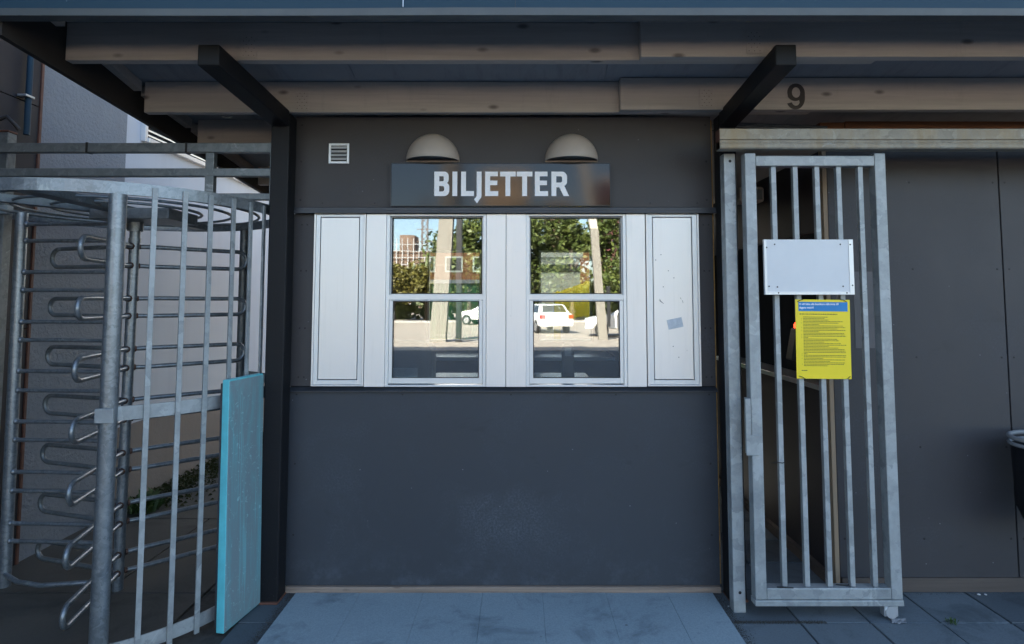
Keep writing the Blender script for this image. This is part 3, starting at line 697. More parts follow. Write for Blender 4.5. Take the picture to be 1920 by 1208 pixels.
# ------------------------------------------------------------------ black steel posts with canopy arms
def post(x0, x1, y0, y1, ax0, ax1, lab, foot):
    o = empty('canopy_post', ((x0 + x1) / 2, (y0 + y1) / 2, 0), lab, 'post', 'black steel posts carrying the canopy')
    q = MB(); q.box(x0, x1, y0, y1, 0.0, 2.60); q.build('upright', M['black'], o, 0.006)
    q = MB(); yf = -0.8; zb0, zt0, zb1, zt1 = 2.602, 2.697, 2.524, 2.612
    y1a = y0 + 0.0
    vs = [(ax0, yf, zb0), (ax1, yf, zb0), (x1, y1a, zb1), (x0, y1a, zb1), (ax0, yf, zt0), (ax1, yf, zt0), (x1, y1a, zt1), (x0, y1a, zt1)]
    q.add(vs, [(0, 3, 2, 1), (4, 5, 6, 7), (0, 1, 5, 4), (1, 2, 6, 5), (2, 3, 7, 6), (3, 0, 4, 7)])
    q.build('arm', M['black'], o, 0.006)
    q = MB(); q.box(x0 - foot, x1 + 0.004, y0 - 0.012, y1 + 0.004, 0.0, 0.010); q.build('foot_plate', M['rust'], o, 0.002)
    return o
post(-1.362, -1.262, -0.130, -0.022, -1.416, -1.320, 'black square steel post between the turnstile and the booth', 0.006)
post(1.097, 1.190, -0.105, -0.008, 1.122, 1.215, 'black square steel post behind the galvanised gate post', 0.0)

# ------------------------------------------------------------------ canopy
cn = empty('canopy', (0, 0, 2.6), 'greige timber canopy with slate blue fascia over the whole frontage', 'canopy')
def top(y): return 2.785 - (0.18 if y < -0.15 else 0.11) * (y + 0.15)
XR = 7.0
def beam(name, x0, x1, y0, t, zb, zt, chamfer=False, label=None):
    q = MB()
    if chamfer: pts = [(x0, zb), (x1 - 0.06, zb), (x1, zb + 0.06), (x1, zt), (x0, zt)]
    else: pts = [(x0, zb), (x1, zb), (x1, zt), (x0, zt)]
    q.prism(pts, y0, y0 + t); return q.build(name, M['beam'], cn, 0.0025)
b1 = beam('beam', -2.118, 1.72, -0.640, 0.048, 2.690, 2.871, True)
b1b = beam('beam', 0.553, XR, -0.690, 0.048, 2.686, 2.881)
b2 = beam('beam', -2.068, 1.655, -0.122, 0.045, 2.606, 2.778, True)
b2b = beam('beam', 0.545, XR, -0.170, 0.046, 2.606, 2.782)
b3 = beam('beam', -2.05, 1.0, 0.40, 0.045, 2.568, 2.722)
b4 = beam('beam', -2.05, 1.0, 1.30, 0.045, 2.48, 2.622)
b5 = beam('beam', -2.05, 1.0, 2.20, 0.045, 2.39, 2.523)
# roof boards (sloping) with joints
q = MB(); xj = [-2.12, -0.9, 0.46, 1.7, 2.95, 4.2, 5.5, XR]
def slab_yz(mb, a, b_, yy0, yy1, d0, d1):
    mb.add([(a, yy0, top(yy0) + d0), (b_, yy0, top(yy0) + d0), (b_, yy1, top(yy1) + d0), (a, yy1, top(yy1) + d0), (a, yy0, top(yy0) + d1), (b_, yy0, top(yy0) + d1), (b_, yy1, top(yy1) + d1), (a, yy1, top(yy1) + d1)],
          [(0, 3, 2, 1), (4, 5, 6, 7), (0, 1, 5, 4), (1, 2, 6, 5), (2, 3, 7, 6), (3, 0, 4, 7)])
for a, b_ in zip(xj[:-1], xj[1:]):
    slab_yz(q, a + .001, b_ - .001, -0.98, -0.15, 0, .02); slab_yz(q, a + .001, b_ - .001, -0.149, 2.9, 0, .02)
q.build('roof_boards', M['soffit'], cn)
q = MB(); slab_yz(q, -2.155, XR, -1.0, -0.15, .03, .06); slab_yz(q, -2.155, XR, -0.149, 2.95, .03, .06)
q.build('roof_felt', M['rubber'], cn)
q = MB(); q.add([(-2.150, -0.98, 2.658), (-2.122, -0.98, 2.658), (-2.122, 2.9, 2.362), (-2.150, 2.9, 2.362), (-2.150, -0.98, 2.955), (-2.122, -0.98, 2.955), (-2.122, 2.9, 2.475), (-2.150, 2.9, 2.475)],
      [(0, 3, 2, 1), (4, 5, 6, 7), (0, 1, 5, 4), (1, 2, 6, 5), (2, 3, 7, 6), (3, 0, 4, 7)])
q.build('barge_board', M['dark_wood'], cn)
q = MB()
for (y0, y1) in ((-0.97, -0.70), (-0.57, -0.13), (-0.07, 0.39), (0.45, 1.29)):
    zz0, zz1 = top(y0) - .03, top(y1) - .03
    q.add([(-2.121, y0, zz0 - .03), (-2.08, y0, zz0 - .03), (-2.08, y1, zz1 - .03), (-2.121, y1, zz1 - .03), (-2.121, y0, zz0 + .025), (-2.08, y0, zz0 + .025), (-2.08, y1, zz1 + .025), (-2.121, y1, zz1 + .025)],
      [(0, 3, 2, 1), (4, 5, 6, 7), (0, 1, 5, 4), (1, 2, 6, 5), (2, 3, 7, 6), (3, 0, 4, 7)])
q.build('batten', M['beam'], cn)
q = MB(); q.box(-2.9, XR, -1.02, -0.99, 2.745, 3.30)
q.build('fascia', M['fascia'], cn, 0.001)
# drip edge with a slight bow and lap joints
q = MB(); n = 60; xs_ = [-2.9 + (XR + 2.9) * i / n for i in range(n + 1)]
vs = []; fs = []
for x in xs_:
    w_ = 0.004 * math.exp(-((x + 0.25) / 0.5) ** 2) + 0.002 * math.sin(x * 1.7)
    vs += [(x, -1.022, 2.748 + w_), (x, -1.034, 2.744 + w_), (x, -1.030, 2.716 + w_ * 0.5), (x, -0.985, 2.712)]
for i in range(n):
    for k in range(3): fs.append((i * 4 + k, i * 4 + k + 1, i * 4 + k + 5, i * 4 + k + 4))
q.add(vs, fs); q.build('drip_edge', M['drip'], cn)
q = MB()
for x in (-0.02, 2.62):
    q = MB(); q.box(x, x + 0.0025, -1.0225, -1.0195, 2.75, 3.29); q.build('sheet_seam', M['trim'], cn)
for x in (-0.47, 0.66, 0.78):
    q = MB(); q.box(x, x + 0.018, -1.026, -1.0205, 2.792, 2.84); q.build('clip', M['alu'], cn, 0.002)
q = MB(); q.box(-0.473, -0.470, -1.026, -1.0205, 2.755, 2.79); q.build('clip', M['alu'], cn)
# nail plates where beams sit on the arms
for (x, y, z) in ((-1.30, -0.6415, 2.70), (1.035, -0.6915, 2.70), (-1.235, -0.1235, 2.615), (0.975, -0.1715, 2.615)):
    q = MB(); q.box(x, x + 0.075, y - 0.0022, y, z, z + 0.11)
    for i in range(5):
        for j in range(6):
            if (i + j) % 2 == 0: q.dot(x + 0.012 + i * 0.0125, y - 0.0024, z + 0.012 + j * 0.017, 0.002, 1)
    q.build('nail_plate', [M['beam'], M['screw']], cn, 0.002)
# the painted 9
def arc9(cx, cz, rx, rz, a0, a1, n=16): return [(cx + rx * math.cos(R(a0 + (a1 - a0) * i / n)), cz + rz * math.sin(R(a0 + (a1 - a0) * i / n))) for i in range(n + 1)]
nine = arc9(1.498, 2.700, 0.0475, 0.050, 200, 0, 16) + [(1.5455, 2.675)] + arc9(1.493, 2.672, 0.0525, 0.066, 0, -150, 16)[1:] + [(1.473, 2.646)] + arc9(1.495, 2.655, 0.0225, 0.028, -160, -20, 8)[1:] + [(1.520, 2.664)] + arc9(1.493, 2.692, 0.043, 0.039, -50, -165, 10)
curve_mesh([nine, arc9(1.498, 2.700, 0.0225, 0.029, 0, 360, 20)[:-1]], 0.0008, 'numeral', M['nine'], b2b, (0, -0.1712, 0))
# hanging cable loop
q = MB(); q.tube([(-1.62 + 0.03 * math.cos(a), -0.10 , 2.60 + 0.012 * math.sin(a) - 0.006) for a in [PI + PI * i / 10 for i in range(11)]], 0.0025, 6); q.build('cable_loop', M['galv_dull'], cn)

# ------------------------------------------------------------------ right wall with passage
rw = empty('dark_clad_building', (3.5, 1.5, 0), 'dark grey panel clad building behind the sliding gate', 'building')
for (x0, x1) in ((1.738, 2.704), (2.712, 3.93), (3.938, 5.15), (5.158, 6.4)):
    q = MB(); q.box(x0, x1, 0.0, 0.03, 0.075, 2.46)
    for x in (x0 + 0.03, x1 - 0.03, (x0 + x1) / 2 - .02):
        for k in range(5):
            if x < 1.9 and k > 0: continue
            q.dot(x, -0.0005, 0.28 + k * 0.49, 0.0065, 1)
    q.build('wall_panel', [M['panel_far'], M['screw']], rw, 0.002)
q = MB(); q.box(1.72, 6.4, 0.031, 0.06, 0.02, 2.46); q.build('backing_wall', M['rubber'], rw)
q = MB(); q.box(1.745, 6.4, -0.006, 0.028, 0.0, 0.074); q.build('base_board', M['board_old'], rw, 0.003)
q = MB(); q.box(1.706, 1.730, -0.012, 0.03, 0.03, 2.44); q.build('jamb_strip', M['strip'], rw, 0.002)
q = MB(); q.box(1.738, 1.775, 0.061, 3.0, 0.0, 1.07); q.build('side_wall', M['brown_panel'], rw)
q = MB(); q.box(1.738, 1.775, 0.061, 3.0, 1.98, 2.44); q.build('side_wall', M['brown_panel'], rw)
q = MB(); q.box(1.70, 1.90, 0.061, 2.0, 1.072, 1.090); q.box(1.695, 1.70, 0.061, 2.0, 1.065, 1.094); q.build('ledge', M['alu'], rw, 0.002)
q = MB(); q.box(1.705, 1.7375, 0.061, 2.6, 0.0, 0.055); q.build('kick_board', M['board_old'], rw)
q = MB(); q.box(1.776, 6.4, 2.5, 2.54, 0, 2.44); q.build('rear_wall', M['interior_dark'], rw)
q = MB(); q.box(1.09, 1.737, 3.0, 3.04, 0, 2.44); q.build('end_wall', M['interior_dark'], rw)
q = MB(); q.box(1.865, 1.995, -0.0015, -0.0006, 1.31, 1.735); q.build('pale_patch', basic('painted_reflection', (0.098, 0.096, 0.105), 0.5), rw)  # pale rectangle painting a faint reflection on the panel
q = MB(); q.box(2.015, 6.4, 0.30, 0.36, 2.640, 2.682); q.build('joist', M['joist'], rw, 0.002)
q = MB(); q.box(1.86, 2.010, 0.30, 0.36, 2.632, 2.676); q.build('joist', M['joist'], rw, 0.002)
for (z, y) in ((2.655, 0.30), (2.63, 0.27), (2.60, 0.25)):
    q = MB(); q.tube([(1.12, y, z + 0.02), (1.5, y, z + 0.005), (1.9, y, z - 0.012)], 0.010, 8); q.build('pipe', M['galv_dull'], rw)
# small fitting in the passage
t = empty('bulkhead_light', (1.62, 0.9, 2.2), 'unlit dim bulkhead light high in the dark passage behind the gate', 'light fitting')
q = MB(); q.box(1.55, 1.73, 0.85, 1.0, 2.27, 2.38); q.build('housing', M['lamp'], t, 0.02)
q = MB(); q.box(1.57, 1.71, 0.842, 0.849, 2.285, 2.36); q.build('diffuser', M['lamp_in'], t, 0.004)
# turnstile reader with red lamp on ledge
t = empty('ticket_reader', (1.79, 0.48, 1.091), 'dark upright reader with glowing red top seen between the gate bars', 'ticket reader')
q = MB(); q.box(1.765, 1.80, 0.46, 0.50, 1.091, 1.20); q.build('stem', M['galv_dull'], t, 0.004)
q = MB(); q.prism([(1.70, 1.20), (1.86, 1.20), (1.85, 1.37), (1.81, 1.40), (1.74, 1.40)], 0.43, 0.53); q.build('housing', M['plastic_dark'], t, 0.01)
q = MB(); q.tube([(1.828, 0.424, 1.22), (1.828, 0.424, 1.38)], 0.019, 12); q.build('scanner_window', M['plastic_grey'], t)
q = MB(); q.tube([(1.775, 0.47, 1.401), (1.775, 0.47, 1.422), (1.775, 0.47, 1.436), (1.775, 0.47, 1.441)], [0.036, 0.036, 0.028, 0.012], 16); q.build('beacon', M['redlamp'], t)

# ------------------------------------------------------------------ sliding gate, its post and rail
gp = empty('gate_post', (1.10, -0.19, 0), 'galvanised square gate post with a bolt hole near each end', 'post')
q = MB(); q.box(1.079, 1.141, -0.225, -0.160, 0.0, 2.352); q.build('upright', M['galv'], gp, 0.005)
for z in (0.10, 2.31):
    q = MB(); q.dot(1.112, -0.2255, z, 0.008, 0, 0.0, 12); q.build('bolt_hole', M['rubber'], gp)
rl = empty('gate_rail', (3, -0.3, 2.35), 'weathered galvanised overhead track carrying the sliding gate', 'rail')
q = MB(); q.box(1.026, XR - .5, -0.330, -0.268, 2.398, 2.456); q.build('top_profile', M['galv_rail'], rl, 0.004)
q = MB()
pr = [(-0.336, 2.356), (-0.330, 2.350), (-0.272, 2.350), (-0.266, 2.356), (-0.266, 2.394), (-0.336, 2.394), (-0.338, 2.386), (-0.334, 2.378), (-0.338, 2.370)]
q.prism(pr, 1.024, XR - .5, axis='x'); q.build('track', M['galv_rail'], rl, 0.001)
q = MB(); q.box(1.024, 1.0255, -0.33, -0.27, 2.352, 2.455); q.build('end_cap', M['rust'], rl)
gt = empty('sliding_gate', (1.53, -0.27, 0.08), 'galvanised sliding gate of five vertical bars standing half shut', 'gate')
YF, YB = -0.300, -0.240
fr = MB(); fr.box(1.163, 1.219, YF, YB, 0.100, 2.335); fr.box(1.834, 1.890, YF, YB, 0.100, 2.335)
fr.box(1.2195, 1.8335, YF + .001, YB - .001, 0.100, 0.155); fr.box(1.2195, 1.8335, YF + .001, YB - .001, 2.268, 2.322)
fr.build('frame', M['galv'], gt, 0.004)
q = MB(); q.box(1.160, 1.893, YF - .003, YB, 0.070, 0.098); q.build('bottom_track', M['galv'], gt, 0.003)
for k in range(5):
    x = 1.302 + k * 0.1126
    q = MB(); q.box(x, x + 0.025, -0.288, -0.262, 0.156, 2.267)
    for z_ in (0.157, 2.2665): q.tube([(x - 0.002, -0.2895, z_), (x + 0.012, -0.2905, z_), (x + 0.027, -0.2895, z_)], 0.0032, 6, mi=1)
    q.build('bar', [M['galv'], M['galv_dull']], gt, 0.002)
q = MB(); q.box(1.146, 1.1625, -0.296, -0.25, 0.80, 1.08); q.box(1.133, 1.205, -0.306, -0.301, 0.80, 0.9); q.box(1.133, 1.160, -0.306, -0.301, 0.9, 1.08); q.build('lock_plate', M['galv'], gt, 0.002)
q = MB(); q.tube([(1.26, -0.293, 0.76), (1.29, -0.294, 0.765), (1.315, -0.294, 0.76), (1.33, -0.291, 0.763), (1.332, -0.262, 0.762)], 0.0022, 6); q.build('wire', M['tie'], gt)
q = MB(); q.box(1.80, 1.87, -0.29, -0.25, 0.015, 0.068); q.tube([(1.835, -0.296, 0.038), (1.835, -0.244, 0.038)], 0.030, 16); q.build('roller', M['alu'], gt, 0.003)
q = MB(); q.tube([(1.27, -0.30, 0.162), (1.31, -0.297, 0.158), (1.35, -0.30, 0.1575)], 0.003, 6)
q.tube([(1.575, -0.27, 0.160), (1.63, -0.275, 0.158), (1.66, -0.26, 0.159)], 0.003, 6); q.build('cable_scrap', M['tie'], gt)

# blank white sign and yellow notice tied to the gate
ws = empty('blank_sign', (1.465, -0.32, 1.6), 'blank white metal sign screwed across the gate bars above the yellow notice', 'sign')
q = MB(); q.box(1.238, 1.692, -0.3265, -0.312, 1.603, 1.883); q.build('sheet', M['signbox'], ws, 0.001)
q = MB(); q.box(1.238, 1.250, -0.330, -0.327, 1.603, 1.883); q.box(1.667, 1.690, -0.330, -0.327, 1.603, 1.883); q.box(1.2505, 1.6665, -0.330, -0.327, 1.603, 1.618); q.build('edge_profile', M['white_frame'], ws, 0.001)
q = MB()
for (x, z) in ((1.292, 1.858), (1.625, 1.858), (1.30, 1.642), (1.632, 1.645), (1.251, 1.842), (1.258, 1.645), (1.675, 1.857), (1.68, 1.65), (1.305, 1.612), (1.65, 1.612)): q.dot(x, -0.3305, z, 0.004)
q.build('screw_heads', M['screw'], ws)
q = MB(); q.box(1.29, 1.30, -0.311, -0.289, 1.62, 1.86); q.box(1.64, 1.65, -0.311, -0.289, 1.62, 1.86); q.build('bracket', M['galv'], ws)
yn = empty('yellow_notice', (1.54, -0.31, 1.18), 'yellow rules notice with a blue heading tied below the blank sign', 'notice')
tilt = Matrix.Translation((1.534, 0, 1.379)) @ Matrix.Rotation(R(0.6), 4, 'Y') @ Matrix.Translation((-1.534, 0, -1.379))
q = MB(); q.box(1.396, 1.672, -0.3085, -0.3055, 1.180, 1.578, 0, tilt); q.build('sheet', M['yellow'], yn)
q = MB(); q.box(1.411, 1.660, -0.3096, -0.3087, 1.519, 1.566, 0, tilt); q.build('blue_heading', M['blue'], yn)
text_mesh('Vi vill hälsa alla besökare välkomna till\ndagens match!', 0.0152, 'heading_text', M['letter'], yn, (1.4155, -0.3104, 1.5505), offset=0.0002, sx=0.86, extrude=0.0002, line=1.15)
lens = [(0, 0.66, 1), None, (1, .55, 0), (1, .47, 0), (1, .56, 0), (1, .88, 0), (1, .78, 0), (1, .35, 0), (1, .88, 0), (1, .93, 0), (1, .76, 0), (1, .93, 0), (1, .34, 0), (1, .90, 0), (1, .92, 0), (1, .94, 0), (1, .10, 0),
        (1, .75, 0), (1, .78, 0), (1, .45, 0), (1, .83, 0), (1, .94, 0), (1, .55, 0), (1, .76, 0), (1, .90, 0), (1, .92, 0), (1, .93, 0), (1, .08, 0), (1, .93, 0), (1, .93, 0), (1, .43, 0), (1, .90, 0), (1, .57, 0), (1, .90, 0), (1, .88, 0), (1, .52, 0)]
q = MB(); z = 1.5045
for L_ in lens:
    if L_:
        x = 1.416 if L_[0] == 0 else 1.434
        xe = x + L_[1] * (0.228 if L_[0] else 0.29)
        if L_[0] and rnd.random() < 0.45: q.box(1.424, 1.426, -0.3092, -0.3087, z - 0.002, z + 0.0005, 0, tilt)
        while x < xe:
            w_ = rnd.uniform(0.004, 0.013); h_ = 0.0017 if not L_[2] else 0.0024
            q.box(x, min(x + w_, xe), -0.3092, -0.3087, z - h_, z + h_ * 0.7, 0, tilt); x += w_ + 0.0022
    z -= 0.0074
q.build('body_text', M['print'], yn); q = MB()
for (a, b_) in ((1.421, 1.43), (1.431, 1.45)): q.box(a, b_, -0.3092, -0.3087, 1.219, 1.2225, 0, tilt)
q.build('footer_text', M['print'], yn)
for (a, b_, c, d) in ((1.407, 1.567, 1.437, 1.579), (1.627, 1.579, 1.657, 1.566), (1.405, 1.194, 1.437, 1.179), (1.648, 1.179, 1.663, 1.192)):
    q = MB(); q.tube([(a, -0.311, b_), ((a + c) / 2, -0.3135, (b_ + d) / 2 + .003), (c, -0.310, d)], 0.0017, 6)
    q.tube([(a if abs(b_ - 1.37) < abs(d - 1.37) else c, -0.308, b_ if abs(b_ - 1.37) < abs(d - 1.37) else d), (a if abs(b_ - 1.37) < abs(d - 1.37) else c, -0.285, b_ if abs(b_ - 1.37) < abs(d - 1.37) else d)], 0.0017, 6)
    q.build('cable_tie', M['tie'], yn)

# waste bin at the right edge
wb = empty('waste_bin', (2.75, -0.25, 0), 'black waste bin with a pale rim on a thin leg at the right edge', 'waste bin')
q = MB(); ctr = (2.74, -0.24)
def ringpts(r, z, n=28): return [(ctr[0] + r * math.cos(2 * PI * k / n), ctr[1] + r * 0.85 * math.sin(2 * PI * k / n), z) for k in range(n)]
prof = [(0.11, 0.40), (0.15, 0.43), (0.185, 0.52), (0.195, 0.80), (0.195, 0.83)]
vs = []; fs = []
for r_, z_ in prof: vs += ringpts(r_, z_)
for i in range(len(prof) - 1):
    for k in range(28): fs.append((i * 28 + k, i * 28 + (k + 1) % 28, (i + 1) * 28 + (k + 1) % 28, (i + 1) * 28 + k))
fs.append(tuple(range(27, -1, -1))); q.add(vs, fs, 0, True); q.build('body', M['black'], wb)
q = MB(); q.tube([p_ for p_ in ringpts(0.20, 0.868)], 0.012, 8, True); q.tube([p_ for p_ in ringpts(0.20, 0.835)], 0.010, 8, True); q.build('rim', M['plastic_grey'], wb)
q = MB(); q.tube([(2.66, -0.2, 0), (2.66, -0.2, 0.42)], 0.012, 8); q.build('leg', M['black'], wb)
q = MB(); q.tube([(2.86, -0.2, 0), (2.86, -0.2, 0.42)], 0.012, 8); q.build('leg', M['black'], wb)

# ------------------------------------------------------------------ turnstile
TX, TY, TR = -2.20, 0.0, 0.80
ts = empty('turnstile', (TX, TY, 0), 'tall galvanised cage turnstile with looped rotor arms', 'turnstile')
q = MB(); q.arcband(TX, TY, TR - 0.008, TR, 0, 360, 2.051, 2.107, 96); q.build('top_ring', M['galv_tube'], ts)
fp = (TX + 0.79 * math.cos(R(-60.5)), TY + 0.79 * math.sin(R(-60.5)))
q = MB(); q.tube([(fp[0], fp[1], 0.0), (fp[0], fp[1], 2.051)], 0.036, 20); q.tube([(fp[0], fp[1], 0.22), (fp[0], fp[1], 0.2215)], 0.0375, 20); q.build('front_post', M['galv_tube'], ts)
q = MB(); q.tube([(-2.842, 0.06, 0.0), (-2.858, 0.06, 2.075)], 0.030, 18); q.build('comb_post', M['galv_tube'], ts)
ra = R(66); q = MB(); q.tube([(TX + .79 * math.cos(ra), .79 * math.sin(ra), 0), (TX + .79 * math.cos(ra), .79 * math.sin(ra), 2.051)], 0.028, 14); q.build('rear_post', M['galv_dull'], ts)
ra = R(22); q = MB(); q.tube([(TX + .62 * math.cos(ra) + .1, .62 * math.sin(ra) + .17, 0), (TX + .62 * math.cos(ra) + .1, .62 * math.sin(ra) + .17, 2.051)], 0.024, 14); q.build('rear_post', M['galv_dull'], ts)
for z in (2.010, 1.914, 1.735, 1.632, 1.454, 1.351, 1.178, 1.070, 0.898, 0.797, 0.622, 0.519, 0.343, 0.247):
    q = MB(); q.tube([(-2.843, 0.055, z), (-2.6, 0.045, z), (-2.29, 0.03, z - 0.002)], 0.0115, 10); q.tube([(-2.29, 0.03, z - 0.002), (-2.284, 0.03, z - .002)], [0.0115, 0.006], 10); q.tube([(-2.826, .055, z), (-2.818, .055, z), (-2.810, .054, z)], [.017, .018, .012], 8); q.build('comb_bar', M['galv_tube'], ts)
q = MB(); q.tube([(-2.842, 0.05, 0.075), (-2.7, -0.03, 0.066), (-2.55, -0.06, 0.06), (-2.3, -0.02, 0.06), (-2.22, 0.0, 0.06)], 0.0125, 10); q.build('comb_bar', M['galv_tube'], ts)
# guard bars on the outside of the ring
for a in (-50.3, -41.2, -32.6, -23.6, -15.2, -7.0, 1.5, 10, 18.5, 27):
    ar = R(a); q = MB()
    mt = Matrix.Translation((TX, TY, 0)) @ Matrix.Rotation(ar, 4, 'Z')
    q.box(TR + 0.0005, TR + 0.011, -0.0115, 0.0115, 0.012, 2.092, 0, mt); q.build('guard_bar', M['galv'], ts, 0.0015)
for (z0, z1, a1) in ((1.043, 1.105, 66), (0.03, 0.092, 66)):
    q = MB(); q.arcband(TX, TY, TR - 0.008, TR - 0.0005, -62, a1, z0, z1, 48); q.build('guard_band', M['galv'], ts)
q = MB(); q.box(fp[0] - 0.03, fp[0] + 0.05, fp[1] - 0.048, fp[1] - 0.036, 1.043, 1.105); q.build('band_end', M['galv'], ts, 0.002)
# rods and beams in the top disc
for rr in (0.36, 0.52, 0.67):
    for (a0, a1) in ((-82, 82), (100, 262)):
        q = MB(); q.tube([(TX + rr * math.cos(R(a0 + (a1 - a0) * i / 20)), TY + rr * math.sin(R(a0 + (a1 - a0) * i / 20)), 2.075) for i in range(21)], 0.008, 6); q.build('top_rod', M['galv_dull'], ts)
q = MB(); q.box(TX - 0.045, TX + 0.045, -0.79, 0.79, 2.055, 2.095); q.build('cross_beam', M['galv_dull'], ts, 0.002)
q = MB(); mt = Matrix.Translation((TX, TY, 0)) @ Matrix.Rotation(R(58), 4, 'Z')
q.box(-0.79, -0.05, 0.05, 0.11, 2.058, 2.098, 0, mt); q.build('cross_beam', M['galv_dull'], ts, 0.002)
q = MB(); q.box(TX - 0.13, TX + 0.30, -0.14, 0.16, 2.015, 2.075); q.build('gearbox', M['galv_dull'], ts, 0.004)
# rotor
rx = -2.178
rt = MB(); rt.tube([(-2.192, 0.02, 0.0), (rx, 0.02, 1.99)], 0.027, 18)
rt.tube([(rx, 0.02, 1.965), (rx, 0.02, 2.015)], 0.040, 18); rt.tube([(rx, .02, 1.90), (rx, .02, 1.925)], 0.031, 18)
rt = rt.build('rotor', M['galv_tube'], ts)
q = MB(); q.box(rx - 0.075, rx - 0.04, -0.02, 0.02, 1.985, 2.012); q.build('brass_fitting', basic('brass', (0.45, 0.33, 0.16), 0.4, 0.6), rt, 0.004)
tiers = [(1.878, 1.770), (1.585, 1.488), (1.304, 1.201), (1.022, 0.920), (0.740, 0.640), (0.459, 0.360), (0.196, 0.098)]
for (zt, zb) in tiers:
    for a in (43, 163, 283):
        ca, sa = math.cos(R(a)), math.sin(R(a)); L0, L1 = 0.03, 0.62
        rr = 0.05; zm = (zt + zb) / 2; hh = (zt - zb) / 2
        def pt(d, z): return (-2.185 + d * ca, 0.02 + d * sa, z)
        pts = [pt(L0, zt), pt(0.10, zt + (0.002)), pt(L1 - 0.14, zt)]
        for i in range(9):
            th = R(90 - 180 * i / 8); pts.append(pt(L1 - hh + hh * math.cos(th), zm + hh * math.sin(th)))
        pts += [pt(L1 - 0.14, zb), pt(0.10, zb - .002), pt(L0, zb)]
        q = MB(); q.tube(pts, 0.0125, 10)
        for z_ in (zt, zb): q.tube([pt(0.024, z_), pt(0.030, z_), pt(0.036, z_)], [0.016, 0.0185, 0.013], 8, mi=1)
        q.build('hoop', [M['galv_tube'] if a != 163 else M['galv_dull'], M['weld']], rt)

# overhead rails and square post at the far left
ob = empty('overhead_barrier', (-2.2, -0.05, 2.13), 'galvanised rail frame above the turnstile, fixed to the black post', 'barrier')
for (x0, x1, z0, z1) in ((-2.94, -1.386, 2.397, 2.449), (-2.94, -1.386, 2.262, 2.306), (-1.695, -1.386, 2.130, 2.166)):
    q = MB(); q.box(x0, x1, -0.072, -0.030, z0, z1); q.build('rail', M['galv_dull'], ob, 0.003)
q = MB(); q.box(-1.748, -1.700, -0.071, -0.031, 2.110, 2.396); q.build('upright', M['galv_dull'], ob, 0.003)
q = MB(); q.box(-1.3855, -1.3635, -0.080, -0.025, 2.10, 2.455); q.build('end_plate', M['galv_dull'], ob, 0.002)
for x in (-2.415, -1.862):
    q = MB(); q.box(x, x + 0.012, -0.0745, -0.0275, 2.3945, 2.4515); q.build('tape_band', M['tie'], ob)
q = MB(); q.box(-2.955, -2.942, -0.08, -0.02, 2.22, 2.47); q.build('end_plate', M['galv_dull'], ob, 0.002)
lp = empty('corner_post', (-2.95, 0.09, 0), 'stout galvanised post with a rusty cap at the left edge', 'post')
q = MB(); q.box(-3.005, -2.94, 0.035, 0.095, 0.0, 2.54); q.build('upright', M['galv_dull'], lp, 0.004)
q = MB(); q.box(-3.01, -2.937, 0.032, 0.098, 2.541, 2.552); q.build('cap', M['rust'], lp, 0.003)
q = MB(); q.box(-3.005, -2.885, -0.01, 0.034, 2.06, 2.11); q.build('bracket', M['galv'], lp, 0.003)
q = MB(); q.tube([(-3.0, 0.02, 2.60), (-2.95, 0.03, 2.63), (-2.91, 0.05, 2.58), (-2.90, 0.06, 2.56)], 0.012, 8); q.build('cable', M['plastic_dark'], lp)

# turquoise board leaning beside the black post
tb = empty('turquoise_board', (-1.4, -0.27, 0), 'scratched turquoise edged board standing against the turnstile cage', 'board')
def skew(mb, pts_in, pts_out, z0, z1, mi=0):
    vs = [(*pts_in[0], z0), (*pts_out[0], z0), (*pts_out[1], z0), (*pts_in[1], z0), (*pts_in[0], z1), (*pts_out[0], z1), (*pts_out[1], z1), (*pts_in[1], z1)]
    mb.add(vs, [(0, 1, 2, 3), (7, 6, 5, 4), (0, 4, 5, 1), (1, 5, 6, 2), (2, 6, 7, 3), (3, 7, 4, 0)], mi)
def bl(s): # 4 corners at given height fraction 0..1 (lean)
    return
q = MB()
b0 = [(-1.438, -0.418), (-1.398, -0.425), (-1.352, -0.135), (-1.392, -0.135)]
dz = 0.012
def prismq(mb, low, z0, high, z1, mi=0):
    vs = [(a, b_, z0) for a, b_ in low] + [(a, b_, z1) for a, b_ in high]
    mb.add(vs, [(3, 2, 1, 0), (4, 5, 6, 7), (0, 1, 5, 4), (1, 2, 6, 5), (2, 3, 7, 6), (3, 0, 4, 7)], mi)
b1_ = [(-1.447, -0.412), (-1.413, -0.417), (-1.367, -0.135), (-1.401, -0.135)]
prismq(q, b0, 0.004, b1_, 1.188)
q.build('core', M['cyan_edge'], tb, 0.003)
q = MB(); o_ = 0.0035
f0 = [(-1.398 - .0, -0.4225), (-1.398 + o_, -0.4225), (-1.352 + o_, -0.137), (-1.352, -0.137)]
f1 = [(-1.413, -0.4145), (-1.413 + o_, -0.4145), (-1.367 + o_, -0.137), (-1.367, -0.137)]
prismq(q, f0, 0.010, f1, 1.180); q.build('face_sheet', M['cyan'], tb)
q = MB(); prismq(q, [(-1.450, -0.410), (-1.4395, -0.410), (-1.394, -0.135), (-1.404, -0.135)], 0.03, [(-1.459, -0.404), (-1.4485, -0.404), (-1.403, -0.135), (-1.413, -0.135)], 1.170)
q.build('rear_sheet', M['trim'], tb)

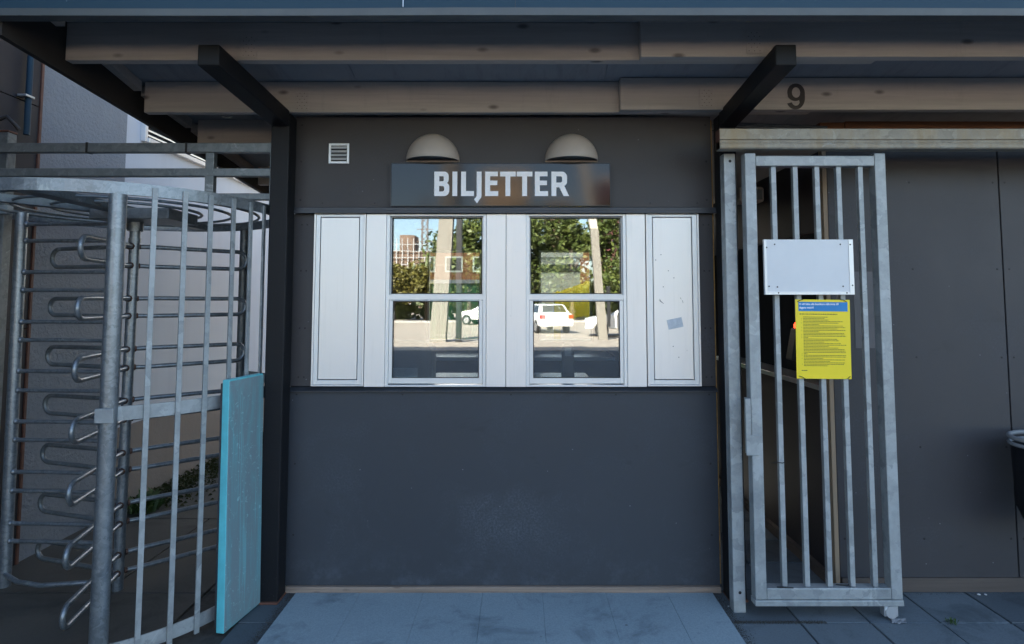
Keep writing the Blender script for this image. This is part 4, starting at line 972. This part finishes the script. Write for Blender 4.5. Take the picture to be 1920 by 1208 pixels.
# ------------------------------------------------------------------ left background building
pb = empty('plaster_building', (-5, 2.5, 0), 'pale rendered building with a slatted window behind the turnstile', 'building')
q = MB(); q.box(-9, -3.02, 0.352, 1.19, 0.0, 8.0); q.build('rough_wall', M['plaster'], pb)
q = MB(); q.box(-9, -3.024, 1.192, 12.0, 0.62, 8.0); q.build('smooth_wall', M['plaster2'], pb)
q = MB(); q.box(-9, -3.012, 1.191, 12.0, 0.0, 0.618); q.build('plinth', M['plinth'], pb)
q = MB(); q.box(-3.05, -3.002, 0.332, 0.351, 0.0, 8.0); q.build('corner_trim', M['rust'], pb, 0.003)
for (z0, z1) in ((0.0, 1.40), (1.405, 2.78), (2.785, 4.2), (4.205, 6)):
    q = MB(); q.box(-3.03, -3.010, -3.0, 0.331, z0, z1)
    for yy in (0.22, 0.255):
        q.tube([(-3.011, yy, z1 - 0.05), (-3.008, yy, z1 - 0.05)], 0.006, 8)
    q.build('cladding_panel', M['brown_panel'], pb, 0.002)
q = MB(); q.box(-9, -3.031, -3.0, 0.331, 0, 6); q.build('side_wing', M['brown_panel'], pb)
lw = MB()
y0, y1, z0, z1 = 1.365, 5.2, 2.845, 3.6
lw.box(-3.024, -2.985, y0, y0 + 0.035, z0, z1); lw.box(-3.024, -2.985, y1 - .03, y1, z0, z1); lw.box(-3.024, -2.975, y0 + .035, y1 - .03, z0, z0 + 0.035)
lwo = lw.build('slatted_window', M['white'], pb, 0.003)
q = MB(); q.box(-3.0235, -3.018, y0 + .035, y1 - .03, z0 + .036, z1); q.build('pane', M['carglass'], lwo)
for k in range(17):
    z = z0 + 0.065 + k * 0.040
    q = MB(); q.prism([(-3.017, z), (-2.985, z - 0.018), (-2.983, z - 0.004), (-3.017, z + 0.006)], y0 + .036, y1 - .031, axis='y'); q.build('slat', M['white_frame'], lwo)
# (prism axis y takes (x,z) pairs)
dp = empty('drain_pipe', (-2.96, 0.19, 0), 'slim blue grey drain pipe with a bright clip beside the brown corner', 'drain pipe')
q = MB(); q.tube([(-2.972, 0.200, 2.57), (-2.972, 0.200, 6.0)], 0.017, 12); q.build('pipe', M['fascia'], dp)
q = MB(); q.box(-3.005, -2.950, 0.155, 0.222, 2.795, 2.808); q.build('clip', M['alu'], dp, 0.002)

# ------------------------------------------------------------------ weeds, moss, pebbles
def weed(loc, s, n, lab, mat='weed', spread=1.0, name='weed'):
    q = MB(); rw_ = random.Random(int(loc[0] * 100) + n)
    for i in range(n):
        a = rw_.uniform(0, 2 * PI); d = rw_.uniform(0, s * spread); l = s * rw_.uniform(0.4, 1.0); w = l * rw_.uniform(0.10, 0.28)
        bx, by = loc[0] + d * math.cos(a) * 0.6, loc[1] + d * math.sin(a) * 0.6
        lean = rw_.uniform(0.2, 0.9); b2 = rw_.uniform(0, 2 * PI)
        dx, dy = math.cos(b2), math.sin(b2)
        p0 = Vector((bx, by, loc[2])); p1 = p0 + Vector((dx * l * lean * .5, dy * l * lean * .5, l * .5)); p2 = p0 + Vector((dx * l * lean, dy * l * lean, l * .62))
        sx_ = Vector((-dy, dx, 0)) * w / 2
        q.add([p0 - sx_ * .3, p0 + sx_ * .3, p1 + sx_, p1 - sx_, p2], [(0, 1, 2, 3), (3, 2, 4)])
    return tag(q.build(name, M[mat]), lab, 'weed')
weed((2.115, -0.317, 0.0), 0.035, 46, 'small green weed in the paving joint near the right wall', spread=1.2)
weed((-2.84, 1.28, 0.0), 0.20, 150, 'leafy weed growing at the foot of the plinth behind the turnstile', spread=1.1)
weed((1.30, 0.55, 0.0), 0.03, 30, 'tiny weed on the passage floor behind the gate')
q = MB(); rm = random.Random(5)
for i in range(2600):
    y = rm.uniform(1.3, 3.8); x = -3.0 + abs(rm.gauss(0, 0.09 + .05 * math.sin(y * 5) ** 2 + .04 * y)); s = rm.uniform(0.008, 0.022); a = rm.uniform(0, PI)
    zz = 0.004 + max(0, 0.05 - (x + 3.0) * .5) * rm.random()
    q.add([(x - s * math.cos(a), y - s * math.sin(a), zz), (x + s * math.cos(a), y + s * math.sin(a), zz), (x, y, zz + s)], [(0, 1, 2)])
tag(q.build('moss', M['moss']), kind='stuff')
def pebble(x, y, r, lab, grp=None):
    q = MB(); rp = random.Random(int(x * 1000)); n = 8; vs = []
    for j, (rr, zz) in enumerate(((0.7, 0), (1, .4), (.6, .8))):
        for k in range(n): vs.append((x + r * rr * rp.uniform(.75, 1.1) * math.cos(2 * PI * k / n), y + r * rr * rp.uniform(.7, 1.1) * math.sin(2 * PI * k / n), 0.001 + r * zz * .6))
    fs = [(j * n + k, j * n + (k + 1) % n, (j + 1) * n + (k + 1) % n, (j + 1) * n + k) for j in range(2) for k in range(n)] + [tuple(range(2 * n, 3 * n))]
    q.add(vs, fs); tag(q.build('pebble', M['stone_white']), lab, 'pebble', grp)
G_ = 'white crumbs on the paving'
pebble(2.458, -0.035, 0.010, 'left of two white pebbles by the right wall base', G_)
pebble(2.494, -0.035, 0.008, 'right of two white pebbles by the right wall base', G_)
pebble(1.075, -0.16, 0.006, 'tiny white crumb beside the gate post foot', G_)
pebble(0.62, -0.47, 0.005, 'lone white crumb on the entry pad near the camera', G_)
q = MB(); rg = random.Random(21)
def grit(x, y, s_):
    a = rg.uniform(0, 6.28); z0 = 0.002
    p_ = [(x + s_ * math.cos(a + k * 2.1) * rg.uniform(.6, 1), y + s_ * math.sin(a + k * 2.1) * rg.uniform(.6, 1), z0) for k in range(3)]
    q.add(p_ + [(x, y, z0 + s_ * .8)], [(0, 1, 3), (1, 2, 3), (2, 0, 3)])
for i in range(5200):
    t_ = rg.random()
    if i % 3 == 0: grit(1.045 + rg.gauss(0, .02) + .01 * t_, -0.02 - 0.75 * t_, rg.uniform(.0012, .0035))
    elif i % 3 == 1: grit(-1.225 + rg.gauss(0, .014), -0.02 - 0.75 * t_, rg.uniform(.001, .003))
    else: grit(rg.uniform(1.05, 1.5), -0.315 + rg.gauss(0, .007), rg.uniform(.001, .003))
for i in range(700): grit(rg.uniform(-1.2, 2.7), -0.024 - abs(rg.gauss(0, .006)), rg.uniform(.001, .003))
for i in range(500): grit(rg.uniform(-1.2, 2.7), rg.uniform(-.7, -.03), rg.uniform(.0008, .0022))
tag(q.build('grit', M['grit']), kind='stuff')
# torn clear wrapper under gate
q = MB(); wv = []; nn = 7; rp = random.Random(3)
for i in range(nn):
    for j in range(nn): wv.append((1.81 + i * 0.012 + j * .004, -0.335 + j * 0.008, 0.003 + rp.uniform(0, 0.007)))
q.add(wv, [(i * nn + j, (i + 1) * nn + j, (i + 1) * nn + j + 1, i * nn + j + 1) for i in range(nn - 1) for j in range(nn - 1)])
tag(q.build('plastic_wrapper', M['plastic_grey']), 'crumpled pale wrapper under the right end of the gate', 'litter')

# ------------------------------------------------------------------ behind the booth (seen through the rear windows)
cb = empty('green_container', (-1.2, 8.5, 0), 'green corrugated container seen through the left service window', 'container')
q = MB(); x = -2.1
pts = []
while x < -0.55:
    pts += [(x, 8.0), (x + 0.05, 8.0), (x + 0.075, 8.04), (x + 0.125, 8.04)]; x += 0.15
pts = pts + [(x, 8.0), (x, 8.5), (-2.1, 8.5)]
q.prism(pts, 0.05, 1.9, axis='z'); q.build('corrugated_side', M['green'], cb)
q = MB(); q.box(-2.14, x + .03, 7.97, 8.55, 1.901, 1.97); q.build('roof_rail', M['signbox'], cb)
q = MB(); q.box(-2.14, x + .03, 7.95, 7.96, 0.82, 0.87); q.build('yellow_stripe', M['yellow'], cb)
bb = empty('brick_building', (-1, 13, 0), 'red brick building beyond the green container', 'building')
q = MB(); q.box(-6, 2.5, 12.0, 14, 0, 3.2); q.build('wall', M['brick'], bb)
q = MB(); q.box(-6, 2.5, 11.95, 11.99, 2.85, 3.3); q.build('eaves_board', M['signbox'], bb)
for x in (-2.6, -1.9, -1.2):
    q = MB(); framed(q, x, x + 0.45, 2.3, 2.7, 0.04, 11.96, 11.995); wo = q.build('window', M['signbox'], bb)
    q = MB(); q.box(x + .04, x + .41, 11.98, 11.99, 2.34, 2.66); q.build('pane', M['carglass'], wo)
wc = empty('site_cabin', (0.7, 8.6, 0), 'pale site cabin seen through the right service window', 'cabin')
q = MB(); q.box(0.1, 1.15, 8.2, 9.2, 0.1, 2.40); q.build('wall', M['carwhite'], wc)
q = MB(); q.box(0.05, 1.2, 8.15, 9.25, 2.401, 2.52); q.build('roof', M['signbox'], wc)
q = MB(); q.box(0.1, 1.15, 8.185, 8.199, 2.12, 2.27); q.build('dark_band', M['trim'], wc)
q = MB(); rp = random.Random(9)
tp = empty('tarpaulin', (1.1, 7.6, 0), 'bright yellow tarpaulin heap seen through the right service window', 'tarpaulin')
vs = []; n1, n2 = 16, 10
for i in range(n1):
    for j in range(n2):
        u_, w_ = i / (n1 - 1), j / (n2 - 1)
        vs.append((0.62 + 0.83 * u_, 7.3 + 0.55 * w_, 1.72 * math.sin(PI * min(1, .12 + w_ * .9)) ** .4 + 0.36 * u_ * (1 - abs(2 * w_ - 1) * .2) * .8 + rp.uniform(-.03, .03)))
q.add(vs, [(i * n2 + j, (i + 1) * n2 + j, (i + 1) * n2 + j + 1, i * n2 + j + 1) for i in range(n1 - 1) for j in range(n2 - 1)], 0, True)
q.build('cover', M['tarp'], tp)
q = MB(); q.box(0.75, 1.4, 7.55, 7.8, 0, 1.3); q.build('load', M['beige'], tp)
# unseen raised block, added to keep the frontage in shade
st = empty('shade_blocker', (0, 5, 0), 'unseen tall block on columns, added behind the booth to shade the frontage', 'shade_blocker')
q = MB(); q.prism([(4.0, 3.6), (6.5, 3.6), (6.5, 17.5), (4.0, 16.6)], -90, 90, axis='x'); q.build('blocker_slab', M['beige'], st)
for i in range(-8, 9):
    if i in (0,): continue
    q = MB(); q.box(i * 10 - .25, i * 10 + .25, 4.9, 5.5, 0, 3.599); q.build('column', M['beige'], st)

# ------------------------------------------------------------------ across the parking lot (seen mirrored in the glass and the sign)
def car(loc, rz, lab, stripes=False):
    o = empty('parked_car', loc, lab, 'car', 'white cars parked across the lot')
    q = MB(); L, W = 4.1, 1.74
    prof = [(-2.05, .35), (-2.02, .62), (-1.95, .82), (-1.2, .95), (-0.75, 1.0), (1.7, .98), (2.0, .92), (2.05, .6), (2.03, .35)]
    arch = lambda cx: [(cx + .36 * math.cos(R(a)), .30 + .36 * math.sin(R(a))) for a in range(10, 171, 20)]
    pts = prof + arch(1.25) + arch(-1.3)
    q.prism(pts, -W / 2, W / 2); q.build('body', M['carwhite'], o, 0.04) if False else None
    off = Vector(loc)
    def put(mb, name, mat, par, bev=0.0, lv=1):
        me = bpy.data.meshes.new(name); me.from_pydata(mb.v, [], mb.f)
        for mm_ in (mat if isinstance(mat, list) else [mat]): me.materials.append(mm_)
        me.polygons.foreach_set('use_smooth', mb.sm); me.polygons.foreach_set('material_index', mb.mi)
        ob = bpy.data.objects.new(name, me); C.objects.link(ob); ob.parent = par
        if bev:
            bv = ob.modifiers.new('bevel', 'BEVEL'); bv.width = bev; bv.segments = 3; bv.limit_method = 'ANGLE'; bv.angle_limit = R(30)
        return ob
    body = put(q, 'body', M['carwhite'], o, 0.05)
    q = MB()  # cabin
    lo = [(-0.95, -.80, .98), (1.75, -.80, .98), (1.75, .80, .98), (-0.95, .80, .98)]
    hi = [(-0.2, -.62, 1.44), (1.35, -.62, 1.43), (1.35, .62, 1.43), (-0.2, .62, 1.44)]
    q.add(lo + hi, [(4, 5, 6, 7), (0, 1, 5, 4), (1, 2, 6, 5), (2, 3, 7, 6), (3, 0, 4, 7)]); put(q, 'cabin', M['carwhite'], o, 0.05)
    def lerp(a, b_, t_): return tuple(a[i] + (b_[i] - a[i]) * t_ for i in range(3))
    def quad(A, B, C_, D_, u0, u1, v0, v1, nrm, name):
        P_ = lambda u, v: lerp(lerp(A, B, u), lerp(D_, C_, u), v)
        c_ = [P_(u0, v0), P_(u1, v0), P_(u1, v1), P_(u0, v1)]
        c2 = [tuple(c_[k][i] + nrm[i] * .012 for i in range(3)) for k in range(4)]
        qq = MB(); qq.add(c_ + c2, [(4, 5, 6, 7), (0, 1, 5, 4), (1, 2, 6, 5), (2, 3, 7, 6), (3, 0, 4, 7)]); put(qq, name, M['carglass'], o)
    for s_, (A, B, C_, D_) in ((-1, (lo[0], lo[1], hi[1], hi[0])), (1, (lo[3], lo[2], hi[2], hi[3]))):
        quad(A, B, C_, D_, .14, .50, .1, .86, (0, s_, .3), 'side_window'); quad(A, B, C_, D_, .54, .88, .1, .86, (0, s_, .3), 'side_window')
    quad(lo[0], lo[3], hi[3], hi[0], .06, .94, .08, .92, (-1, 0, .6), 'windscreen'); quad(lo[1], lo[2], hi[2], hi[1], .08, .92, .1, .9, (1, 0, .6), 'rear_window')
    for cx in (-1.3, 1.25):
        for s_ in (-1, 1):
            q = MB(); q.tube([(cx, s_ * .68, .31), (cx, s_ * .86, .31)], .31, 22); wh = put(q, 'wheel', M['tyre'], o)
            q = MB(); q.tube([(cx, s_ * .861, .31), (cx, s_ * .875, .31)], [.20, .18], 16); put(q, 'rim', M['rim'], wh)
    for s_ in (-1, 1):
        q = MB(); q.box(-2.06, -1.93, min(s_ * .5, s_ * .84), max(s_ * .5, s_ * .84), .66, .80); put(q, 'headlight', M['headlight'], o, .02)
        q = MB(); q.box(1.95, 2.07, min(s_ * .6, s_ * .86), max(s_ * .6, s_ * .86), .72, .92); put(q, 'tail_light', M['tail'], o, .02)
        q = MB(); q.box(-.62, -.48, min(s_ * .85, s_ * 1.0), max(s_ * .85, s_ * 1.0), .98, 1.10); put(q, 'mirror', M['carwhite'], o, .02)
    q = MB(); q.box(-2.07, -2.03, -.35, .35, .42, .58); put(q, 'grille', M['plastic_dark'], o)
    if stripes:
        rq = random.Random(2)
        q = MB()
        for s_ in (-1, 1):
            for i in range(26):
                x = rq.uniform(-.6, 1.0); z = rq.uniform(.55, .85); w_ = rq.uniform(.03, .12)
                q.box(x, x + w_, min(s_ * .871, s_ * .874), max(s_ * .871, s_ * .874), z, z + .035)
        put(q, 'dark_decal', M['plastic_dark'], o)
    o.rotation_euler.z = rz
    return o
car((1.25, -28.5, -0.03), R(74), 'plain white hatchback reflected beside the yellow tarpaulin')
car((5.05, -24.5, -0.03), R(8), 'white car with dark side markings reflected at the right of the right window', True)
car((-2.1, -38, -0.03), R(20), 'farther white car reflected in the left service window')
# leaning pylons
def mast(p0, p1, w, d, name, lab, mat='pylon'):
    o = empty(name, (p0[0], p0[1], 0), lab, 'pylon', 'tall pale pylons across the lot')
    q = MB(); a, b_ = Vector(p0), Vector(p1)
    vs = []
    for c_, s_ in ((a, 1.0), (b_, 0.86)):
        vs += [(c_.x - w / 2 * s_, c_.y - d / 2, c_.z), (c_.x + w / 2 * s_, c_.y - d / 2, c_.z), (c_.x + w / 2 * s_, c_.y + d / 2, c_.z), (c_.x - w / 2 * s_, c_.y + d / 2, c_.z)]
    q.add(vs, [(3, 2, 1, 0), (4, 5, 6, 7), (0, 1, 5, 4), (1, 2, 6, 5), (2, 3, 7, 6), (3, 0, 4, 7)]); q.build('shaft', M[mat], o)
    return o
mm_ = mast((-3.2, -20.5, -0.03), (-2.75, -20.5, 7.5), 0.62, 0.5, 'pylon', 'broad pale concrete pylon reflected in the left window')
q = MB(); q.box(-2.50, -2.30, -20.7, -20.3, -0.03, 7.4); q.build('dark_rib', M['plastic_dark'], mm_)  # narrow dark box along the side of the shaft
mm_ = mast((3.45, -22.0, -0.03), (3.12, -22.0, 4.6), 0.36, 0.3, 'pylon', 'slim pale pylon reflected in the right window')
q = MB(); q.add([(2.965, -22.14, 4.6), (3.275, -22.14, 4.6), (3.275, -21.86, 4.6), (2.965, -21.86, 4.6), (2.22, -22.12, 9.2), (2.56, -22.12, 9.2), (2.56, -21.88, 9.2), (2.22, -21.88, 9.2)],
      [(3, 2, 1, 0), (4, 5, 6, 7), (0, 1, 5, 4), (1, 2, 6, 5), (2, 3, 7, 6), (3, 0, 4, 7)]); q.build('upper_shaft', M['beige'], mm_)
q = MB(); q.box(3.62, 3.75, -22.05, -21.9, 0.5, 2.2); q.build('meter_box', M['plastic_dark'], mm_)
# kerb line and low hoarding at far side of the lot
q = MB(); q.box(-60, 60, -42, -41.7, -0.03, 0.12); tag(q.build('kerb', M['kerb'], origin=(0, 0, 0)), kind='structure')
# trees
def tree_mesh(seed, H, Rr, nleaf, mat, ls=0.22):
    rt_ = random.Random(seed)
    tr = MB(); tr.tube([(0, 0, 0), (.05, .03, H * .25), (-.05, 0, H * .5), (.1, .05, H * .8)], [.22, .17, .12, .04], 10)
    blobs = []
    for i in range(14):
        a = rt_.uniform(0, 2 * PI); d = rt_.uniform(.15, .75) * Rr; z = H * rt_.uniform(.30, .92)
        d *= 1.15 - abs(z / H - .55)
        c_ = (d * math.cos(a), d * math.sin(a), z); blobs.append((c_, rt_.uniform(.28, .48) * Rr))
        tr.tube([(0, 0, z * .6), (c_[0] * .5, c_[1] * .5, z * .82), c_], [.07, .05, .015], 6)
    cr = MB()
    for i in range(nleaf):
        c_, r_ = rt_.choice(blobs)
        v = Vector((rt_.gauss(0, 1), rt_.gauss(0, 1), rt_.gauss(0, 1))).normalized() * r_ * (rt_.random() ** .4)
        p_ = Vector(c_) + v * 1.05
        t1 = Vector((rt_.gauss(0, 1), rt_.gauss(0, 1), rt_.gauss(0, .6))).normalized(); t2 = t1.cross(Vector((rt_.gauss(0, 1), rt_.gauss(0, 1), rt_.gauss(0, 1)))).normalized()
        s_ = ls * rt_.uniform(.6, 1.3)
        cr.add([p_ - t1 * s_, p_ + t2 * s_ * .5, p_ + t1 * s_, p_ - t2 * s_ * .5], [(0, 1, 2, 3)])
    return tr, cr
protos = []
for sd_, H_, R_, mt_ in ((1, 9, 3.6, 'leaf'), (2, 6.0, 2.8, 'leaf2'), (3, 8, 3.2, 'leaf')):
    o = empty('tree', (0, 0, 0)); a, c_ = tree_mesh(sd_, H_, R_, 4200, mt_)
    a.build('trunk', M['bark'], o); c_.build('crown', M[mt_], o); protos.append(o)
hg = MB(); rh = random.Random(12)
for i in range(9000):
    x = rh.uniform(-26, 26); y = -50 + rh.uniform(-1, 1); z = rh.uniform(0, 1) ** .8 * (4.2 + 1.0 * math.sin(x * 0.7) + .6 * math.sin(x * 1.9))
    p_ = Vector((x, y, z)); t1 = Vector((rh.gauss(0, 1), rh.gauss(0, .5), rh.gauss(0, 1))).normalized(); t2 = t1.cross(Vector((0, 1, 0.2))).normalized(); s_ = rh.uniform(.2, .42)
    hg.add([p_ - t1 * s_, p_ + t2 * s_ * .6, p_ + t1 * s_, p_ - t2 * s_ * .6], [(0, 1, 2, 3)])
tag(hg.build('thicket', M['leaf']), 'long leafy thicket closing the far side of the parking lot', kind='stuff')
tspots = [(0, 0.2, -45, 1.0, 'leafy tree reflected at the left of the right window'), (2, 4.2, -46, 1.08, 'leafy tree reflected in the middle of the right window'),
          (0, 8.6, -45, 1.05, 'dark full tree reflected at the right of the right window'), (2, -4.0, -44, 1.0, 'leafy tree reflected at the right of the left window'),
          (1, -9.8, -44, .78, 'low yellowing bush tree reflected at the left of the left window'), (1, -7.6, -46, .85, 'yellowing tree reflected left of the broad pylon'),
          (1, -12.6, -47, .9, 'yellowing tree beyond the left edge of the reflections'), (2, 11.0, -43, 1.1, 'dark bushy tree just beyond the right window reflection'), (0, 13.8, -48, 1.1, 'tall tree beyond the right edge of the reflections')]
used = set()
for (pi_, x, y, s_, lab) in tspots:
    o = protos[pi_] if pi_ not in used else copy_tree(protos[pi_]); used.add(pi_)
    o.location = (x, y, -0.03); o.scale = (s_, s_, s_); o.rotation_euler.z = x * 1.7
    tag(o, lab, 'tree', 'trees across the parking lot')
# distant buildings
def block(x0, x1, y0, y1, H, mat, name, lab, nx, nz):
    o = empty(name, ((x0 + x1) / 2, (y0 + y1) / 2, 0), lab, 'building')
    q = MB(); q.box(x0, x1, y0, y1, 0, H); q.build('wall', M[mat], o)
    q = MB(); q.box(x0 - .2, x1 + .2, y0 - .2, y1 + .2, H + .001, H + .6); q.build('roof', M['beige'], o)
    dx = (x1 - x0) / nx; dz_ = H / nz
    for i in range(nx):
        for j in range(nz):
            q = MB(); q.box(x0 + dx * (i + .3), x0 + dx * (i + .7), y1 + .001, y1 + .04, dz_ * (j + .35), dz_ * (j + .8)); q.build('window', M['carglass'], o)
    return o
block(-6.2, 1.4, -102, -94, 22, 'tan', 'tower_block', 'tan tower block mirrored in the middle of the sign', 4, 7)
block(4.5, 9.5, -112, -104, 19, 'scaf', 'tower_block', 'dark brown tower block mirrored right of the tan one', 3, 6)
block(12.8, 17.5, -102, -94, 21, 'maroon', 'tower_block', 'dark red tower block mirrored near the right end of the sign', 3, 7)
sb = empty('scaffolded_building', (-17, -95, 0), 'brown building wrapped in scaffolding, reflected in the left window', 'building')
q = MB(); q.box(-21, -14.2, -99, -93, 0, 9.5); q.box(-19.4, -17, -98, -94, 9.5, 12.2); q.build('wall', M['scaf'], sb)
q = MB()
for i in range(9):
    x = -21.4 + i * .9; q.box(x - .05, x + .05, -92.6, -92.5, 0, 11.5 if i < 7 else 9)
for z in range(1, 11): q.box(-21.5, -13.9, -92.62, -92.48, z * 1.05, z * 1.05 + .07)
q.build('scaffold', M['steelpole'], sb)
q = MB(); rq = random.Random(4)
for (dx, dy) in ((0, 0), (1.1, 0), (0, 1.1), (1.1, 1.1)): q.tube([(-15.9 + dx, -93.5 - dy, 0), (-15.7 + dx * .7, -93.5 - dy, 18.5)], .07, 5)
for z in range(0, 18):
    q.tube([(-15.9, -93.5, z), (-14.9, -93.5, z + 1)], .045, 4); q.tube([(-14.9, -93.5, z), (-15.9, -93.5, z + 1)], .045, 4)
    if z % 2: q.box(-16.6, -14.0, -93.45, -93.4, z, z + .1)
q.build('lattice_tower', M['scaf'], sb)
